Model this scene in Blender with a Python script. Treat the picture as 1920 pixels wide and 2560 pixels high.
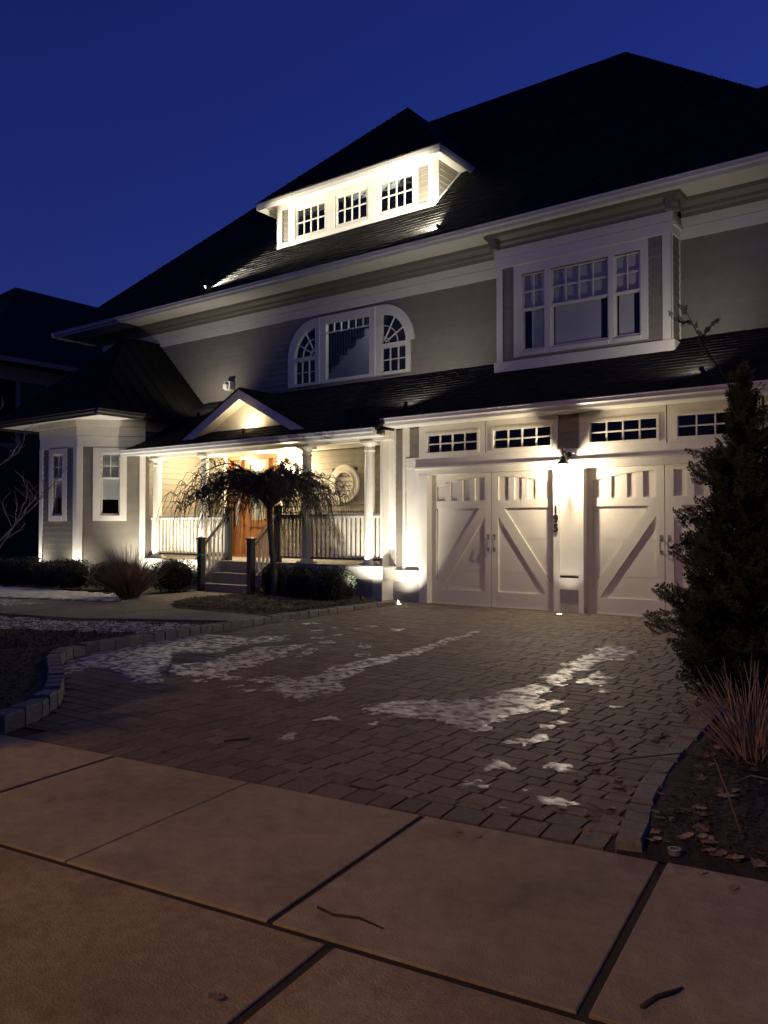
import bpy, bmesh, math, random
import numpy as np
from mathutils import Vector, Matrix, noise
random.seed(7)
for o in list(bpy.data.objects): bpy.data.objects.remove(o)
S = bpy.context.scene
COL = S.collection
R = math.radians
# ------------------------------------------------------------------ camera
FPX, AZ, HOR, CAMH = 2040.0, R(36.7), 1318.0, 1.55
PIT = math.atan((HOR - 1280) / FPX)
cam = bpy.data.cameras.new('camera'); cam.sensor_fit = 'VERTICAL'; cam.sensor_height = 36
cam.lens = 36 * FPX / 2560; cam.clip_start = .05; cam.clip_end = 3000
co = bpy.data.objects.new('camera', cam); COL.objects.link(co)
co.location = (0, 0, CAMH); co.rotation_euler = (R(90) + PIT, 0, AZ)
S.camera = co
# ------------------------------------------------------------------ dusk sky
W = bpy.data.worlds.new('World'); S.world = W; W.use_nodes = True
wn = W.node_tree.nodes; wl = W.node_tree.links; wn.clear()
sky = wn.new('ShaderNodeTexSky'); sky.sky_type = 'NISHITA'; sky.sun_disc = False
sky.sun_elevation = R(1.0); sky.sun_rotation = R(18); sky.ozone_density = 3.0; sky.air_density = 1.0; sky.dust_density = 0.2
tint = wn.new('ShaderNodeMix'); tint.data_type = 'RGBA'; tint.blend_type = 'MULTIPLY'; tint.inputs[0].default_value = 1
tint.inputs[7].default_value = (.31, .27, 1.0, 1)
bgd = wn.new('ShaderNodeBackground'); bgd.inputs[1].default_value = .225
wo = wn.new('ShaderNodeOutputWorld')
wl.new(sky.outputs[0], tint.inputs[6]); wl.new(tint.outputs[2], bgd.inputs[0]); wl.new(bgd.outputs[0], wo.inputs[0])
S.view_settings.view_transform = 'Standard'; S.view_settings.look = 'None'
S.view_settings.exposure = 0; S.view_settings.gamma = 1
S.render.engine = 'CYCLES'
S.cycles.max_bounces = 6; S.cycles.transparent_max_bounces = 12
WARMW = (1, .84, .60); WARM = (1, .79, .48); NEUT = (1, .92, .78); SODIUM = (1, .56, .19)

# ------------------------------------------------------------------ materials
def mat(name, col, rough=.6, var=0, vscale=6, bump=0, bscale=40, spec=.5, col2=None, metal=0, detail=4, objvar=0):
    m = bpy.data.materials.new(name); m.use_nodes = True
    nt = m.node_tree; n = nt.nodes; l = nt.links; b = n['Principled BSDF']
    b.inputs['Roughness'].default_value = rough; b.inputs['Specular IOR Level'].default_value = spec
    b.inputs['Metallic'].default_value = metal
    c = tuple(col) + (1,); b.inputs['Base Color'].default_value = c
    tc = n.new('ShaderNodeTexCoord')
    geo = n.new('ShaderNodeNewGeometry')
    out = None
    if var or col2:
        nz = n.new('ShaderNodeTexNoise'); nz.inputs['Scale'].default_value = vscale; nz.inputs['Detail'].default_value = detail
        nz.inputs['Roughness'].default_value = .65
        l.new(geo.outputs['Position'], nz.inputs['Vector'])
        mp = n.new('ShaderNodeMapRange'); mp.inputs[1].default_value = .3; mp.inputs[2].default_value = .7
        l.new(nz.outputs[0], mp.inputs[0])
        mx = n.new('ShaderNodeMix'); mx.data_type = 'RGBA'
        d = col2 if col2 else tuple(max(0, x * (1 - var)) for x in col)
        mx.inputs[6].default_value = c; mx.inputs[7].default_value = tuple(d) + (1,)
        l.new(mp.outputs[0], mx.inputs[0]); out = mx.outputs[2]
    if objvar:
        oi = n.new('ShaderNodeObjectInfo') if objvar > 0 else None
        src = oi.outputs['Random'] if oi else geo.outputs['Random Per Island']
        mr = n.new('ShaderNodeMapRange'); mr.inputs[3].default_value = 1 - abs(objvar); mr.inputs[4].default_value = 1 + abs(objvar)
        l.new(src, mr.inputs[0])
        m2 = n.new('ShaderNodeMix'); m2.data_type = 'RGBA'; m2.blend_type = 'MULTIPLY'; m2.inputs[0].default_value = 1
        m2.inputs[6].default_value = c
        if out: l.new(out, m2.inputs[6])
        cc = n.new('ShaderNodeCombineColor')
        for i in range(3): l.new(mr.outputs[0], cc.inputs[i])
        l.new(cc.outputs[0], m2.inputs[7]); out = m2.outputs[2]
    if out: l.new(out, b.inputs['Base Color'])
    if bump:
        n2 = n.new('ShaderNodeTexNoise'); n2.inputs['Scale'].default_value = bscale; n2.inputs['Detail'].default_value = 5
        l.new(geo.outputs['Position'], n2.inputs['Vector'])
        bp = n.new('ShaderNodeBump'); bp.inputs['Strength'].default_value = bump; bp.inputs['Distance'].default_value = .01
        l.new(n2.outputs[0], bp.inputs['Height']); l.new(bp.outputs[0], b.inputs['Normal'])
    return m
def emis(name, col, st):
    m = bpy.data.materials.new(name); m.use_nodes = True; n = m.node_tree.nodes; n.clear()
    e = n.new('ShaderNodeEmission'); e.inputs[0].default_value = tuple(col) + (1,); e.inputs[1].default_value = st
    o = n.new('ShaderNodeOutputMaterial'); m.node_tree.links.new(e.outputs[0], o.inputs[0]); return m
def glassmat(name, refl=1.0, tintc=(.9, .93, .95)):
    m = bpy.data.materials.new(name); m.use_nodes = True; nt = m.node_tree; n = nt.nodes; l = nt.links; n.clear()
    t = n.new('ShaderNodeBsdfTransparent'); t.inputs[0].default_value = tuple(tintc) + (1,)
    g = n.new('ShaderNodeBsdfGlossy'); g.inputs['Roughness'].default_value = .02
    f = n.new('ShaderNodeFresnel'); f.inputs[0].default_value = 1.5
    mu = n.new('ShaderNodeMath'); mu.operation = 'MULTIPLY'; mu.inputs[1].default_value = refl; mu.use_clamp = True
    mx = n.new('ShaderNodeMixShader'); o = n.new('ShaderNodeOutputMaterial')
    ge = n.new('ShaderNodeNewGeometry'); fr_ = n.new('ShaderNodeMath'); fr_.operation = 'SUBTRACT'; fr_.inputs[0].default_value = 1; l.new(ge.outputs['Backfacing'], fr_.inputs[1])
    m0 = n.new('ShaderNodeMath'); m0.operation = 'MULTIPLY'; l.new(fr_.outputs[0], m0.inputs[0]); l.new(f.outputs[0], m0.inputs[1])
    l.new(m0.outputs[0], mu.inputs[0]); l.new(mu.outputs[0], mx.inputs[0]); l.new(t.outputs[0], mx.inputs[1]); l.new(g.outputs[0], mx.inputs[2])
    l.new(mx.outputs[0], o.inputs[0]); return m
def concmat(name, c1, c2, sc, agg):
    m = mat(name, c1, .86, 0, sc, .8, agg, spec=.25, col2=c2, detail=8)
    nt = m.node_tree; n = nt.nodes; l = nt.links; b = n['Principled BSDF']; g = n.new('ShaderNodeNewGeometry')
    src = b.inputs['Base Color'].links[0].from_socket
    for scale, lo, hi, a0, a1 in ((1.1, .35, .7, 1.12, .72), (300, .62, .72, 1.0, .55), (2.7, .56, .70, 1.0, .78)):   # broad stains, dark grit, blotches
        z = n.new('ShaderNodeTexNoise'); z.inputs['Scale'].default_value = scale; z.inputs['Detail'].default_value = 6; l.new(g.outputs['Position'], z.inputs['Vector'])
        r = n.new('ShaderNodeMapRange'); r.inputs[1].default_value = lo; r.inputs[2].default_value = hi; r.inputs[3].default_value = a0; r.inputs[4].default_value = a1; l.new(z.outputs[0], r.inputs[0])
        x = n.new('ShaderNodeMix'); x.data_type = 'RGBA'; x.blend_type = 'MULTIPLY'; x.inputs[0].default_value = 1; c = n.new('ShaderNodeCombineColor')
        for i in range(3): l.new(r.outputs[0], c.inputs[i])
        l.new(src, x.inputs[6]); l.new(c.outputs[0], x.inputs[7]); src = x.outputs[2]
    l.new(src, b.inputs['Base Color']); return m
M = dict(
 white=mat('white_paint', (.76, .725, .64), .45, .10, 3, .05, 60),
 door=mat('garage_door_paint', (.66, .62, .54), .45, .08, 3, .06, 30),
 siding=mat('taupe_siding', (.245, .222, .178), .6, .15, 4, .08, 50, objvar=.05),
 cornice=mat('taupe_cornice', (.20, .19, .165), .55, .1, 4),
 cream=mat('cream_soffit_board', (.66, .62, .52), .55, .08, 4),
 roof=mat('asphalt_shingle', (.026, .0245, .022), .9, .5, 60, .5, 180, spec=.2, objvar=-.4),
 metalroof=mat('dark_standing_seam_metal', (.013, .0122, .0105), .8, .3, 3, 0, spec=.12),
 bronze=mat('dark_bronze_gutter', (.045, .042, .038), .4, .2, 5),
 gutter=mat('gutter_aluminium', (.68, .67, .65), .35, .2, 2.5, 0),
 concrete=concmat('sidewalk_concrete', (.38, .315, .205), (.26, .205, .13), 9, 120), pathc=concmat('path_concrete', (.19, .175, .15), (.12, .11, .095), 9, 120), apron=concmat('apron_concrete', (.36, .28, .17), (.22, .165, .10), 16, 90),
 fdn=mat('foundation_parge', (.46, .44, .39), .85, .25, 5, .3, 60),
 joint=mat('joint_soil', (.032, .024, .017), .95, .5, 30, .6, 90),
 paver=mat('paver_brown', (.135, .100, .074), .75, .45, 25, .5, 130, objvar=.28),
 paverS=mat('paver_brown_rest', (.135, .100, .074), .75, .45, 25, .5, 130, objvar=-.28),
 kerb=mat('granite_block', (.20, .18, .155), .8, .45, 28, .6, 70, objvar=.18),
 soil=mat('mulch_soil', (.030, .021, .016), .95, .6, 18, 1.0, 45),
 chip=mat('mulch_chip', (.05, .033, .024), .9, .4, 10, objvar=-.5),
 grassdry=mat('winter_lawn', (.075, .07, .045), .9, .5, 3, objvar=-.4),
 lawn=mat('lawn_soil', (.055, .05, .034), .95, .5, 8, .8, 40),
 far=mat('distant_ground', (.03, .03, .022), .95, .4, 1),
 road=mat('asphalt_road', (.05, .05, .05), .9, .3, 20, .4, 120),
 bark=mat('grey_bark', (.11, .095, .08), .85, .5, 14, .9, 40),
 twig=mat('dark_twig', (.035, .027, .022), .8, .4, 10, objvar=-.3),
 twigl=mat('lit_twig', (.36, .33, .30), .8, .4, 10),  # pale base colour stands in for light falling on the sapling
 dryleaf=mat('withered_leaf', (.035, .025, .018), .85, .4, 20, objvar=-.4),
 green=mat('conifer_foliage', (.058, .070, .034), .75, .5, 9, objvar=-.45),
 box=mat('boxwood_leaf', (.028, .038, .018), .6, .5, 12, objvar=-.45),
 core=mat('shrub_shade', (.012, .014, .009), .95),  # near-black, puts the shade inside the foliage into the colour
 grass=mat('dry_ornamental_grass', (.20, .125, .075), .8, .4, 6, objvar=-.4),
 straw=mat('cut_grass_straw', (.38, .28, .19), .8, .4, 6, objvar=-.35), leaf=mat('fallen_leaf', (.24, .165, .105), .75, .4, 25, objvar=.35),
 wood=mat('varnished_door_wood', (.30, .135, .05), .32, 0, 7, .08, 30, col2=(.21, .085, .03)),
 darkwood=mat('dark_stair_newel', (.055, .058, .052), .55, .2, 8),
 stair=mat('grey_stair_board', (.30, .285, .275), .7, .25, 6),
 deck=mat('porch_deck', (.33, .31, .28), .6, .2, 6),
 rail=mat('grey_handrail', (.20, .19, .175), .6, .2, 6),
 black=mat('black_metal', (.02, .02, .02), .4, 0),
 iron=mat('worn_iron', (.06, .055, .05), .35, .3, 30, metal=.7),
 glass=glassmat('window_glass', 1.0), shade=mat('window_shade', (.64, .59, .52), .9, .12, 2),
 doorglass=mat('frosted_door_glass', (.34, .36, .33), .25, .2, 5),
 inwall=mat('interior_wall', (.32, .33, .37), .9, .1, 2), indark=mat('interior_dark_wood', (.04, .035, .035), .6),
 ribbon=mat('blue_ribbon', (.02, .30, .38), .5),
 bulb=emis('lamp_glow', (1, .86, .66), 30), disc=emis('led_disc', (1, .95, .85), 14), sod=emis('street_lamp_glow', SODIUM, 12),
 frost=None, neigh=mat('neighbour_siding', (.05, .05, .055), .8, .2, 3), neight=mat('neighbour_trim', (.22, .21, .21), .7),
 steel=mat('galvanised_pole', (.3, .3, .3), .5, .2, 5, metal=.6),
)
def snowmat(name, alpha_lo, alpha_hi, rough, sc):
    m = mat(name, (.66, .65, .64), rough, .12, 9, .5, 60, spec=.5)
    nt = m.node_tree; n = nt.nodes; l = nt.links; b = n['Principled BSDF']
    nz = n.new('ShaderNodeTexNoise'); nz.inputs['Scale'].default_value = sc; nz.inputs['Detail'].default_value = 6
    g = n.new('ShaderNodeNewGeometry'); l.new(g.outputs['Position'], nz.inputs['Vector'])
    mp = n.new('ShaderNodeMapRange'); mp.inputs[1].default_value = .35; mp.inputs[2].default_value = .65
    mp.inputs[3].default_value = alpha_lo; mp.inputs[4].default_value = alpha_hi
    l.new(nz.outputs[0], mp.inputs[0]); l.new(mp.outputs[0], b.inputs['Alpha']); return m
M['ice'] = snowmat('thin_ice', .10, .9, .30, 12); M['snow'] = snowmat('old_snow', .55, 1, .7, 7); M['dust'] = snowmat('snow_dusting', .05, .9, .8, 16)

# ------------------------------------------------------------------ helpers
ORI = {}                                              # world origin of each object
def link(o, parent=None, org=(0, 0, 0)):
    COL.objects.link(o); ORI[o.name] = Vector(org)
    if parent:
        o.parent = parent; o.location = Vector(org) - ORI[parent.name]
    else: o.location = org
    return o
def thing(name, label, cat, loc, group=None):
    o = bpy.data.objects.new(name, None); o.empty_display_size = .1
    link(o, None, loc); return tag(o, label, cat, group)
def tag(o, label=None, cat=None, group=None, kind=None):
    if label: o['label'] = label
    if cat: o['category'] = cat
    if group: o['group'] = group
    if kind: o['kind'] = kind
    return o
class Fr:
    def __init__(s, o, d, n): s.o, s.d, s.n = Vector(o), Vector(d).normalized(), Vector(n).normalized()
    def p(s, a, b, z): return s.o + s.d * a + s.n * b + Vector((0, 0, z))
def FF(Y): return Fr((0, Y, 0), (1, 0, 0), (0, -1, 0))
class MB:
    def __init__(s): s.v = []; s.f = []
    def add(s, vs, fs):
        k = len(s.v); s.v += [tuple(v) for v in vs]; s.f += [tuple(i + k for i in f) for f in fs]; return s
    def hexa(s, P): return s.add(P, [(0, 1, 2, 3), (4, 7, 6, 5), (0, 4, 5, 1), (1, 5, 6, 2), (2, 6, 7, 3), (3, 7, 4, 0)])
    def box(s, x0, x1, y0, y1, z0, z1):
        return s.hexa([(x0, y0, z0), (x0, y1, z0), (x1, y1, z0), (x1, y0, z0), (x0, y0, z1), (x0, y1, z1), (x1, y1, z1), (x1, y0, z1)])
    def fbox(s, fr, a0, a1, b0, b1, z0, z1):
        return s.hexa([fr.p(a0, b0, z0), fr.p(a1, b0, z0), fr.p(a1, b1, z0), fr.p(a0, b1, z0), fr.p(a0, b0, z1), fr.p(a1, b0, z1), fr.p(a1, b1, z1), fr.p(a0, b1, z1)])
    def prism(s, fr, pts, b0, b1):                    # polygon in (a,z), extruded over b
        n = len(pts); A = [fr.p(a, b0, z) for a, z in pts]; B = [fr.p(a, b1, z) for a, z in pts]
        return s.add(A + B, [tuple(range(n)), tuple(range(2 * n - 1, n - 1, -1))] + [(i, (i + 1) % n, n + (i + 1) % n, n + i) for i in range(n)])
    def slab(s, pts, z0, z1):                         # polygon in (x,y)
        n = len(pts); f0 = z0 if callable(z0) else (lambda x, y: z0); f1 = z1 if callable(z1) else (lambda x, y: z1)
        A = [(x, y, f0(x, y)) for x, y in pts]; B = [(x, y, f1(x, y)) for x, y in pts]
        return s.add(A + B, [tuple(range(n)), tuple(range(2 * n - 1, n - 1, -1))] + [(i, (i + 1) % n, n + (i + 1) % n, n + i) for i in range(n)])
    def extr(s, prof, P0, P1, out, up=(0, 0, 1)):     # profile (o,z) swept from P0 to P1
        o = Vector(out); u = Vector(up); n = len(prof)
        A = [Vector(P0) + o * a + u * b for a, b in prof]; B = [Vector(P1) + o * a + u * b for a, b in prof]
        return s.add(A + B, [tuple(range(n)), tuple(range(2 * n - 1, n - 1, -1))] + [(i, (i + 1) % n, n + (i + 1) % n, n + i) for i in range(n)])
    def tube(s, pts, rad, n=6, cap=True):
        k = len(s.v); pts = [Vector(p) for p in pts]; m = len(pts)
        if not hasattr(rad, '__len__'): rad = [rad] * m
        ref = None
        for i, p in enumerate(pts):
            t = (pts[min(i + 1, m - 1)] - pts[max(i - 1, 0)])
            if t.length < 1e-9: t = Vector((0, 0, 1))
            t.normalize()
            if ref is None: ref = t.orthogonal().normalized()
            ref = (ref - t * ref.dot(t))
            ref = ref.normalized() if ref.length > 1e-6 else t.orthogonal().normalized()
            b = t.cross(ref)
            for j in range(n):
                a = 2 * math.pi * j / n; s.v.append(tuple(p + (ref * math.cos(a) + b * math.sin(a)) * rad[i]))
        for i in range(m - 1):
            for j in range(n):
                j2 = (j + 1) % n; s.f.append((k + i * n + j, k + i * n + j2, k + (i + 1) * n + j2, k + (i + 1) * n + j))
        if cap: s.f += [tuple(k + j for j in range(n - 1, -1, -1)), tuple(k + (m - 1) * n + j for j in range(n))]
        return s
    def lathe(s, c, prof, n=20):
        k = len(s.v); m = len(prof)
        for r, z in prof:
            for j in range(n): a = 2 * math.pi * j / n; s.v.append((c[0] + r * math.cos(a), c[1] + r * math.sin(a), c[2] + z))
        for i in range(m - 1):
            for j in range(n): j2 = (j + 1) % n; s.f.append((k + i * n + j, k + i * n + j2, k + (i + 1) * n + j2, k + (i + 1) * n + j))
        s.f += [tuple(k + j for j in range(n - 1, -1, -1)), tuple(k + (m - 1) * n + j for j in range(n))]
        return s
    def build(s, name, m, parent=None, org=None, smooth=False, fix=True, bevel=0):
        me = bpy.data.meshes.new(name)
        V = np.array(s.v, dtype=float)
        if org is None: org = ((V[:, 0].min() + V[:, 0].max()) / 2, (V[:, 1].min() + V[:, 1].max()) / 2, V[:, 2].min())
        V = V - np.array(org)
        me.from_pydata(V.tolist(), [], s.f)
        if fix and len(s.f) < 4000:
            bm = bmesh.new(); bm.from_mesh(me); bmesh.ops.recalc_face_normals(bm, faces=bm.faces); bm.to_mesh(me); bm.free()
        me.materials.append(m if not isinstance(m, str) else M[m])
        if smooth: me.polygons.foreach_set('use_smooth', [True] * len(me.polygons))
        o = bpy.data.objects.new(name, me)
        if bevel:
            b = o.modifiers.new('bevel', 'BEVEL'); b.width = bevel; b.segments = 1; b.limit_method = 'ANGLE'
        return link(o, parent, org)
def lamp(kind, loc, power, col, parent, aim=None, radius=.03, cone=None, blend=.5):
    L = bpy.data.lights.new('bulb', kind); L.energy = power; L.color = col; L.shadow_soft_size = radius
    o = bpy.data.objects.new('bulb', L)
    link(o, parent, loc)
    if aim:
        o.rotation_euler = (Vector(aim) - Vector(loc)).to_track_quat('-Z', 'Y').to_euler()
    if kind == 'SPOT': L.spot_size = R(cone); L.spot_blend = blend
    return o
def gz(x, y): return .06 * min(1, max(0, (y - 3.2) / 10))
def clip_poly(poly, f):
    out = []
    for i in range(len(poly)):
        a, b = poly[i], poly[(i + 1) % len(poly)]; fa, fb = f(a), f(b)
        if fa >= 0: out.append(a)
        if (fa >= 0) != (fb >= 0):
            t = fa / (fa - fb); out.append((a[0] + (b[0] - a[0]) * t, a[1] + (b[1] - a[1]) * t))
    return out
def inpoly(x, y, P):
    c = False; j = len(P) - 1
    for i in range(len(P)):
        if (P[i][1] > y) != (P[j][1] > y) and x < (P[j][0] - P[i][0]) * (y - P[i][1]) / (P[j][1] - P[i][1]) + P[i][0]: c = not c
        j = i
    return c
def inset_ok(poly): return len(poly) >= 3
# pixel (1920x2560) -> point on a ground height
def px(u, v, z=.03):
    x = (u - 960) / FPX; y = (1280 - v) / FPX
    fw = math.cos(PIT) - y * math.sin(PIT); up = math.sin(PIT) + y * math.cos(PIT)
    d = Vector((-math.sin(AZ), math.cos(AZ), 0)) * fw + Vector((math.cos(AZ), math.sin(AZ), 0)) * x + Vector((0, 0, up))
    return Vector((0, 0, CAMH)) + d * ((z - CAMH) / d.z)

# ------------------------------------------------------------------ ground
def struct(o): o['kind'] = 'structure'; return o
g = MB(); g.add([(-300, -300, -.10), (300, -300, -.10), (300, 300, -.10), (-300, 300, -.10)], [(0, 1, 2, 3)])
struct(g.build('ground', 'far', org=(0, 0, -.10)))
e1 = Vector((math.cos(R(7.4)), math.sin(R(7.4)), 0)); e2 = Vector((-e1.y, e1.x, 0)); SW0 = Vector((-1.24, 3.83, 0))
def sw(s, t, z=0): return SW0 + e1 * s + e2 * t + Vector((0, 0, z))
g = MB(); g.hexa([sw(-40, -17, -.3), sw(40, -17, -.3), sw(40, -6.2, -.3), sw(-40, -6.2, -.3), sw(-40, -17, -.095), sw(40, -17, -.095), sw(40, -6.2, -.095), sw(-40, -6.2, -.095)])
struct(g.build('street', 'road'))
side = MB(); side.hexa([sw(-30, -6.1, -.2), sw(30, -6.1, -.2), sw(30, .0, -.2), sw(-30, 0, -.2), sw(-30, -6.1, -.010), sw(30, -6.1, -.010), sw(30, 0, -.010), sw(-30, 0, -.010)])
side = struct(side.build('sidewalk', 'joint'))
def slab_piece(s0, s1, t0, t1, m, z=0.0, tilt=0):
    b = .005; P = []
    for zz, k in ((-.05, 0), (z - .004, 0), (z, b)):
        P.append([sw(s0 + k, t0 + k, zz), sw(s1 - k, t0 + k, zz + tilt), sw(s1 - k, t1 - k, zz + tilt), sw(s0 + k, t1 - k, zz)])
    q = MB(); v = P[0] + P[1] + P[2]; f = []
    for L in (0, 4):
        for i in range(4): f.append((L + i, L + (i + 1) % 4, L + 4 + (i + 1) % 4, L + 4 + i))
    f.append((8, 9, 10, 11)); q.add(v, f); q.build('slab', m, side)
rowt0, rowt1 = -1.352, -.006
for s0, s1, z, tl in [(-9.9, -8.42, 0, .002), (-8.4, -7.22, .002, 0), (-7.2, -6.02, 0, .003), (-6.0, -4.79, .003, -.002), (-4.77, -3.59, .001, .002), (-3.56, -2.424, 0, .001), (-2.416, -1.255, 0, .002), (-1.226, -.02, .002, -.003), (.02, 1.2, .004, 0), (1.22, 2.4, 0, 0), (2.42, 3.6, 0, .003), (3.62, 4.8, .002, 0)]:
    slab_piece(s0, s1, rowt0, rowt1, 'concrete', z, tl)
for s0, s1 in [(-9.9, -7.4), (-7.37, -4.15), (-4.12, -.955), (-.915, 2.2), (2.23, 5.2)]:
    slab_piece(s0, s1, -2.78, -1.390, 'apron', random.uniform(-.002, .003), random.uniform(-.003, .003))
    slab_piece(s0, s1, -4.2, -2.81, 'apron', 0); slab_piece(s0, s1, -5.95, -4.23, 'apron', -.002)

LK = [(-5.98, 3.24), (-6.16, 3.63), (-6.53, 4.04), (-7.03, 4.40), (-7.6, 4.74), (-8.3, 5.14), (-8.66, 5.45), (-8.80, 5.8), (-8.86, 6.4), (-8.95, 7.1), (-9.04, 7.9), (-9.15, 8.7), (-9.22, 9.6), (-9.22, 10.9), (-9.2, 12.0), (-9.2, 12.88)]
RK = [(-1.47, 3.82), (-1.52, 4.05), (-1.63, 4.47), (-1.72, 4.95), (-1.79, 5.53), (-1.85, 6.21), (-1.9, 7.0), (-1.95, 8.0), (-2.0, 9.5), (-2.05, 11.5), (-2.1, 13.3)]
DRV = LK + [(-9.7, 12.9), (-9.7, 13.5), (-2.1, 13.5)] + RK[::-1]
d = MB(); d.slab([(x, y) for x, y in DRV], -.2, lambda x, y: gz(x, y) - .008)
drive = struct(d.build('driveway', 'joint'))
# pavers: mixed-width courses parallel to the house, soldier row along the sidewalk
pav = []
def paver_mesh(q):                                   # q: 4+ corner polygon (x,y); chamfered block
    n = len(q); cx = sum(p[0] for p in q) / n; cy = sum(p[1] for p in q) / n
    dz = random.uniform(-.0015, .0015)
    lo = [(x, y, gz(x, y) - .03) for x, y in q]; mid = [(x, y, gz(x, y) - .004 + dz) for x, y in q]
    top = [(x + (cx - x) * .045, y + (cy - y) * .045, gz(x, y) + dz) for x, y in q]
    f = []
    for L in (0, n):
        for i in range(n): f.append((L + i, L + (i + 1) % n, L + n + (i + 1) % n, L + n + i))
    f.append(tuple(range(2 * n, 3 * n))); return lo + mid + top, f
def border_y(x): return SW0.y + (x - SW0.x) * math.tan(R(7.4))
x = -5.75                                            # soldier course
while x < -1.55:
    w = random.choice((.15, .17, .22)); p0 = sw((x - SW0.x) / e1.x, .012); p1 = sw((x + w - .008 - SW0.x) / e1.x, .012)
    h = .2; q = [(p0.x, p0.y), (p1.x, p1.y), (p1.x + e2.x * h, p1.y + e2.y * h), (p0.x + e2.x * h, p0.y + e2.y * h)]
    if inpoly(sum(a for a, b in q) / 4, sum(b for a, b in q) / 4, DRV): pav.append(q)
    x += w
y = 3.2; row = 0
DRVc = DRV
def cross(y):
    xs = []
    for i in range(len(DRV)):
        (xa, ya), (xb, yb) = DRV[i], DRV[(i + 1) % len(DRV)]
        if (ya <= y) != (yb <= y): xs.append(xa + (y - ya) / (yb - ya) * (xb - xa))
    return sorted(xs)
while y < 13.45:
    h = (.135, .17, .135, .20)[row % 4]; row += 1
    xs = cross(y + h / 2)
    if len(xs) >= 2:
        x = xs[0] + .01; xe = xs[-1] - .01; off = random.uniform(-.1, 0)
        first = True
        while x < xe - .05:
            w = random.choice((.135, .17, .20, .20, .255)); x1 = min(x + w + (off if first else 0), xe); first = False
            if xe - x1 < .08: x1 = xe
            G = .0045; q = [(x + G, y + G), (x1 - G, y + G), (x1 - G, y + h - G), (x + G, y + h - G)]
            q = [(a + random.uniform(-.003, .003), b + random.uniform(-.003, .003)) for a, b in q]
            fb = lambda p: p[1] - border_y(p[0]) - .222
            q = clip_poly(q, fb)
            if inset_ok(q):
                ar = abs(sum(q[i][0] * q[(i + 1) % len(q)][1] - q[(i + 1) % len(q)][0] * q[i][1] for i in range(len(q)))) / 2
                if ar > .004: pav.append(q)
            x = x1
    y += h
fwd = Vector((-math.sin(AZ), math.cos(AZ))); rgt = Vector((math.cos(AZ), math.sin(AZ)))
def seen(x, y, m=.03):
    a = x * fwd.x + y * fwd.y; b = x * rgt.x + y * rgt.y
    return a > .5 and abs(b / a) < 960 / FPX + m
def dist2(q): cx = sum(p[0] for p in q) / len(q); cy = sum(p[1] for p in q) / len(q); return (cx * cx + cy * cy) + (0 if seen(cx, cy) else 500)
pav.sort(key=dist2)
for q in pav[:300]:
    b = MB(); b.add(*paver_mesh(q)); b.build('paver', 'paver', drive, fix=False)
b = MB()
for q in pav[300:]: b.add(*paver_mesh(q))
tag(b.build('paver_field', 'paverS', drive, fix=False), kind='stuff')

# garden ground, left of the drive and right of it
LKo = []
for i, (a, b) in enumerate(LK):
    t_ = (Vector(LK[min(i + 1, len(LK) - 1)]) - Vector(LK[max(i - 1, 0)])).normalized(); LKo.append((a - t_.y * .09, b + t_.x * .09))
gl = MB(); GL = [(-60, -60 * .13 + 3.95)] + [(p.x, p.y) for p in (sw(-9.9, .01), sw(-4.98, .01))] + LKo + [(-9.7, 12.9), (-9.7, 16), (-60, 16)]
def hz(x, y): return .085
gl.slab(GL, -.3, hz); struct(gl.build('garden_ground', 'lawn'))
border_line = lambda x_: SW0.y + (x_ - SW0.x) * math.tan(R(7.4)) - .012
gr = MB(); GR = RK + [(-2.1, 16), (14, 16), (14, 5.8), (sw(1.5, .01).x, sw(1.5, .01).y)]
def bedz(x, y):
    d_ = (Vector((x, y, 0)) - SW0).dot(e2); return .001 + .036 * min(1, max(0, d_ / .25)) + .012 * noise.noise(Vector((x * 7, y * 7, 2))) * min(1, max(0, d_ / .2))
nx_, ny_ = 80, 120
for j in range(ny_ + 1):
    for i in range(nx_ + 1):
        t_ = (j / ny_) ** 1.3; yy = 3.83 + 12 * t_; kx = np.interp(yy, [p[1] for p in RK], [p[0] for p in RK]) + .02
        xx = kx + (12) * (i / nx_) ** 1.8; y2 = border_line(xx) if j == 0 else yy + (border_line(xx) - 3.83) * (1 - t_)
        gr.v.append((xx, y2, bedz(xx, y2)))
for j in range(ny_):
    for i in range(nx_): k = j * (nx_ + 1) + i; gr.f.append((k, k + 1, k + nx_ + 2, k + nx_ + 1))
struct(gr.build('planting_bed_ground', 'soil', fix=False))
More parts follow.
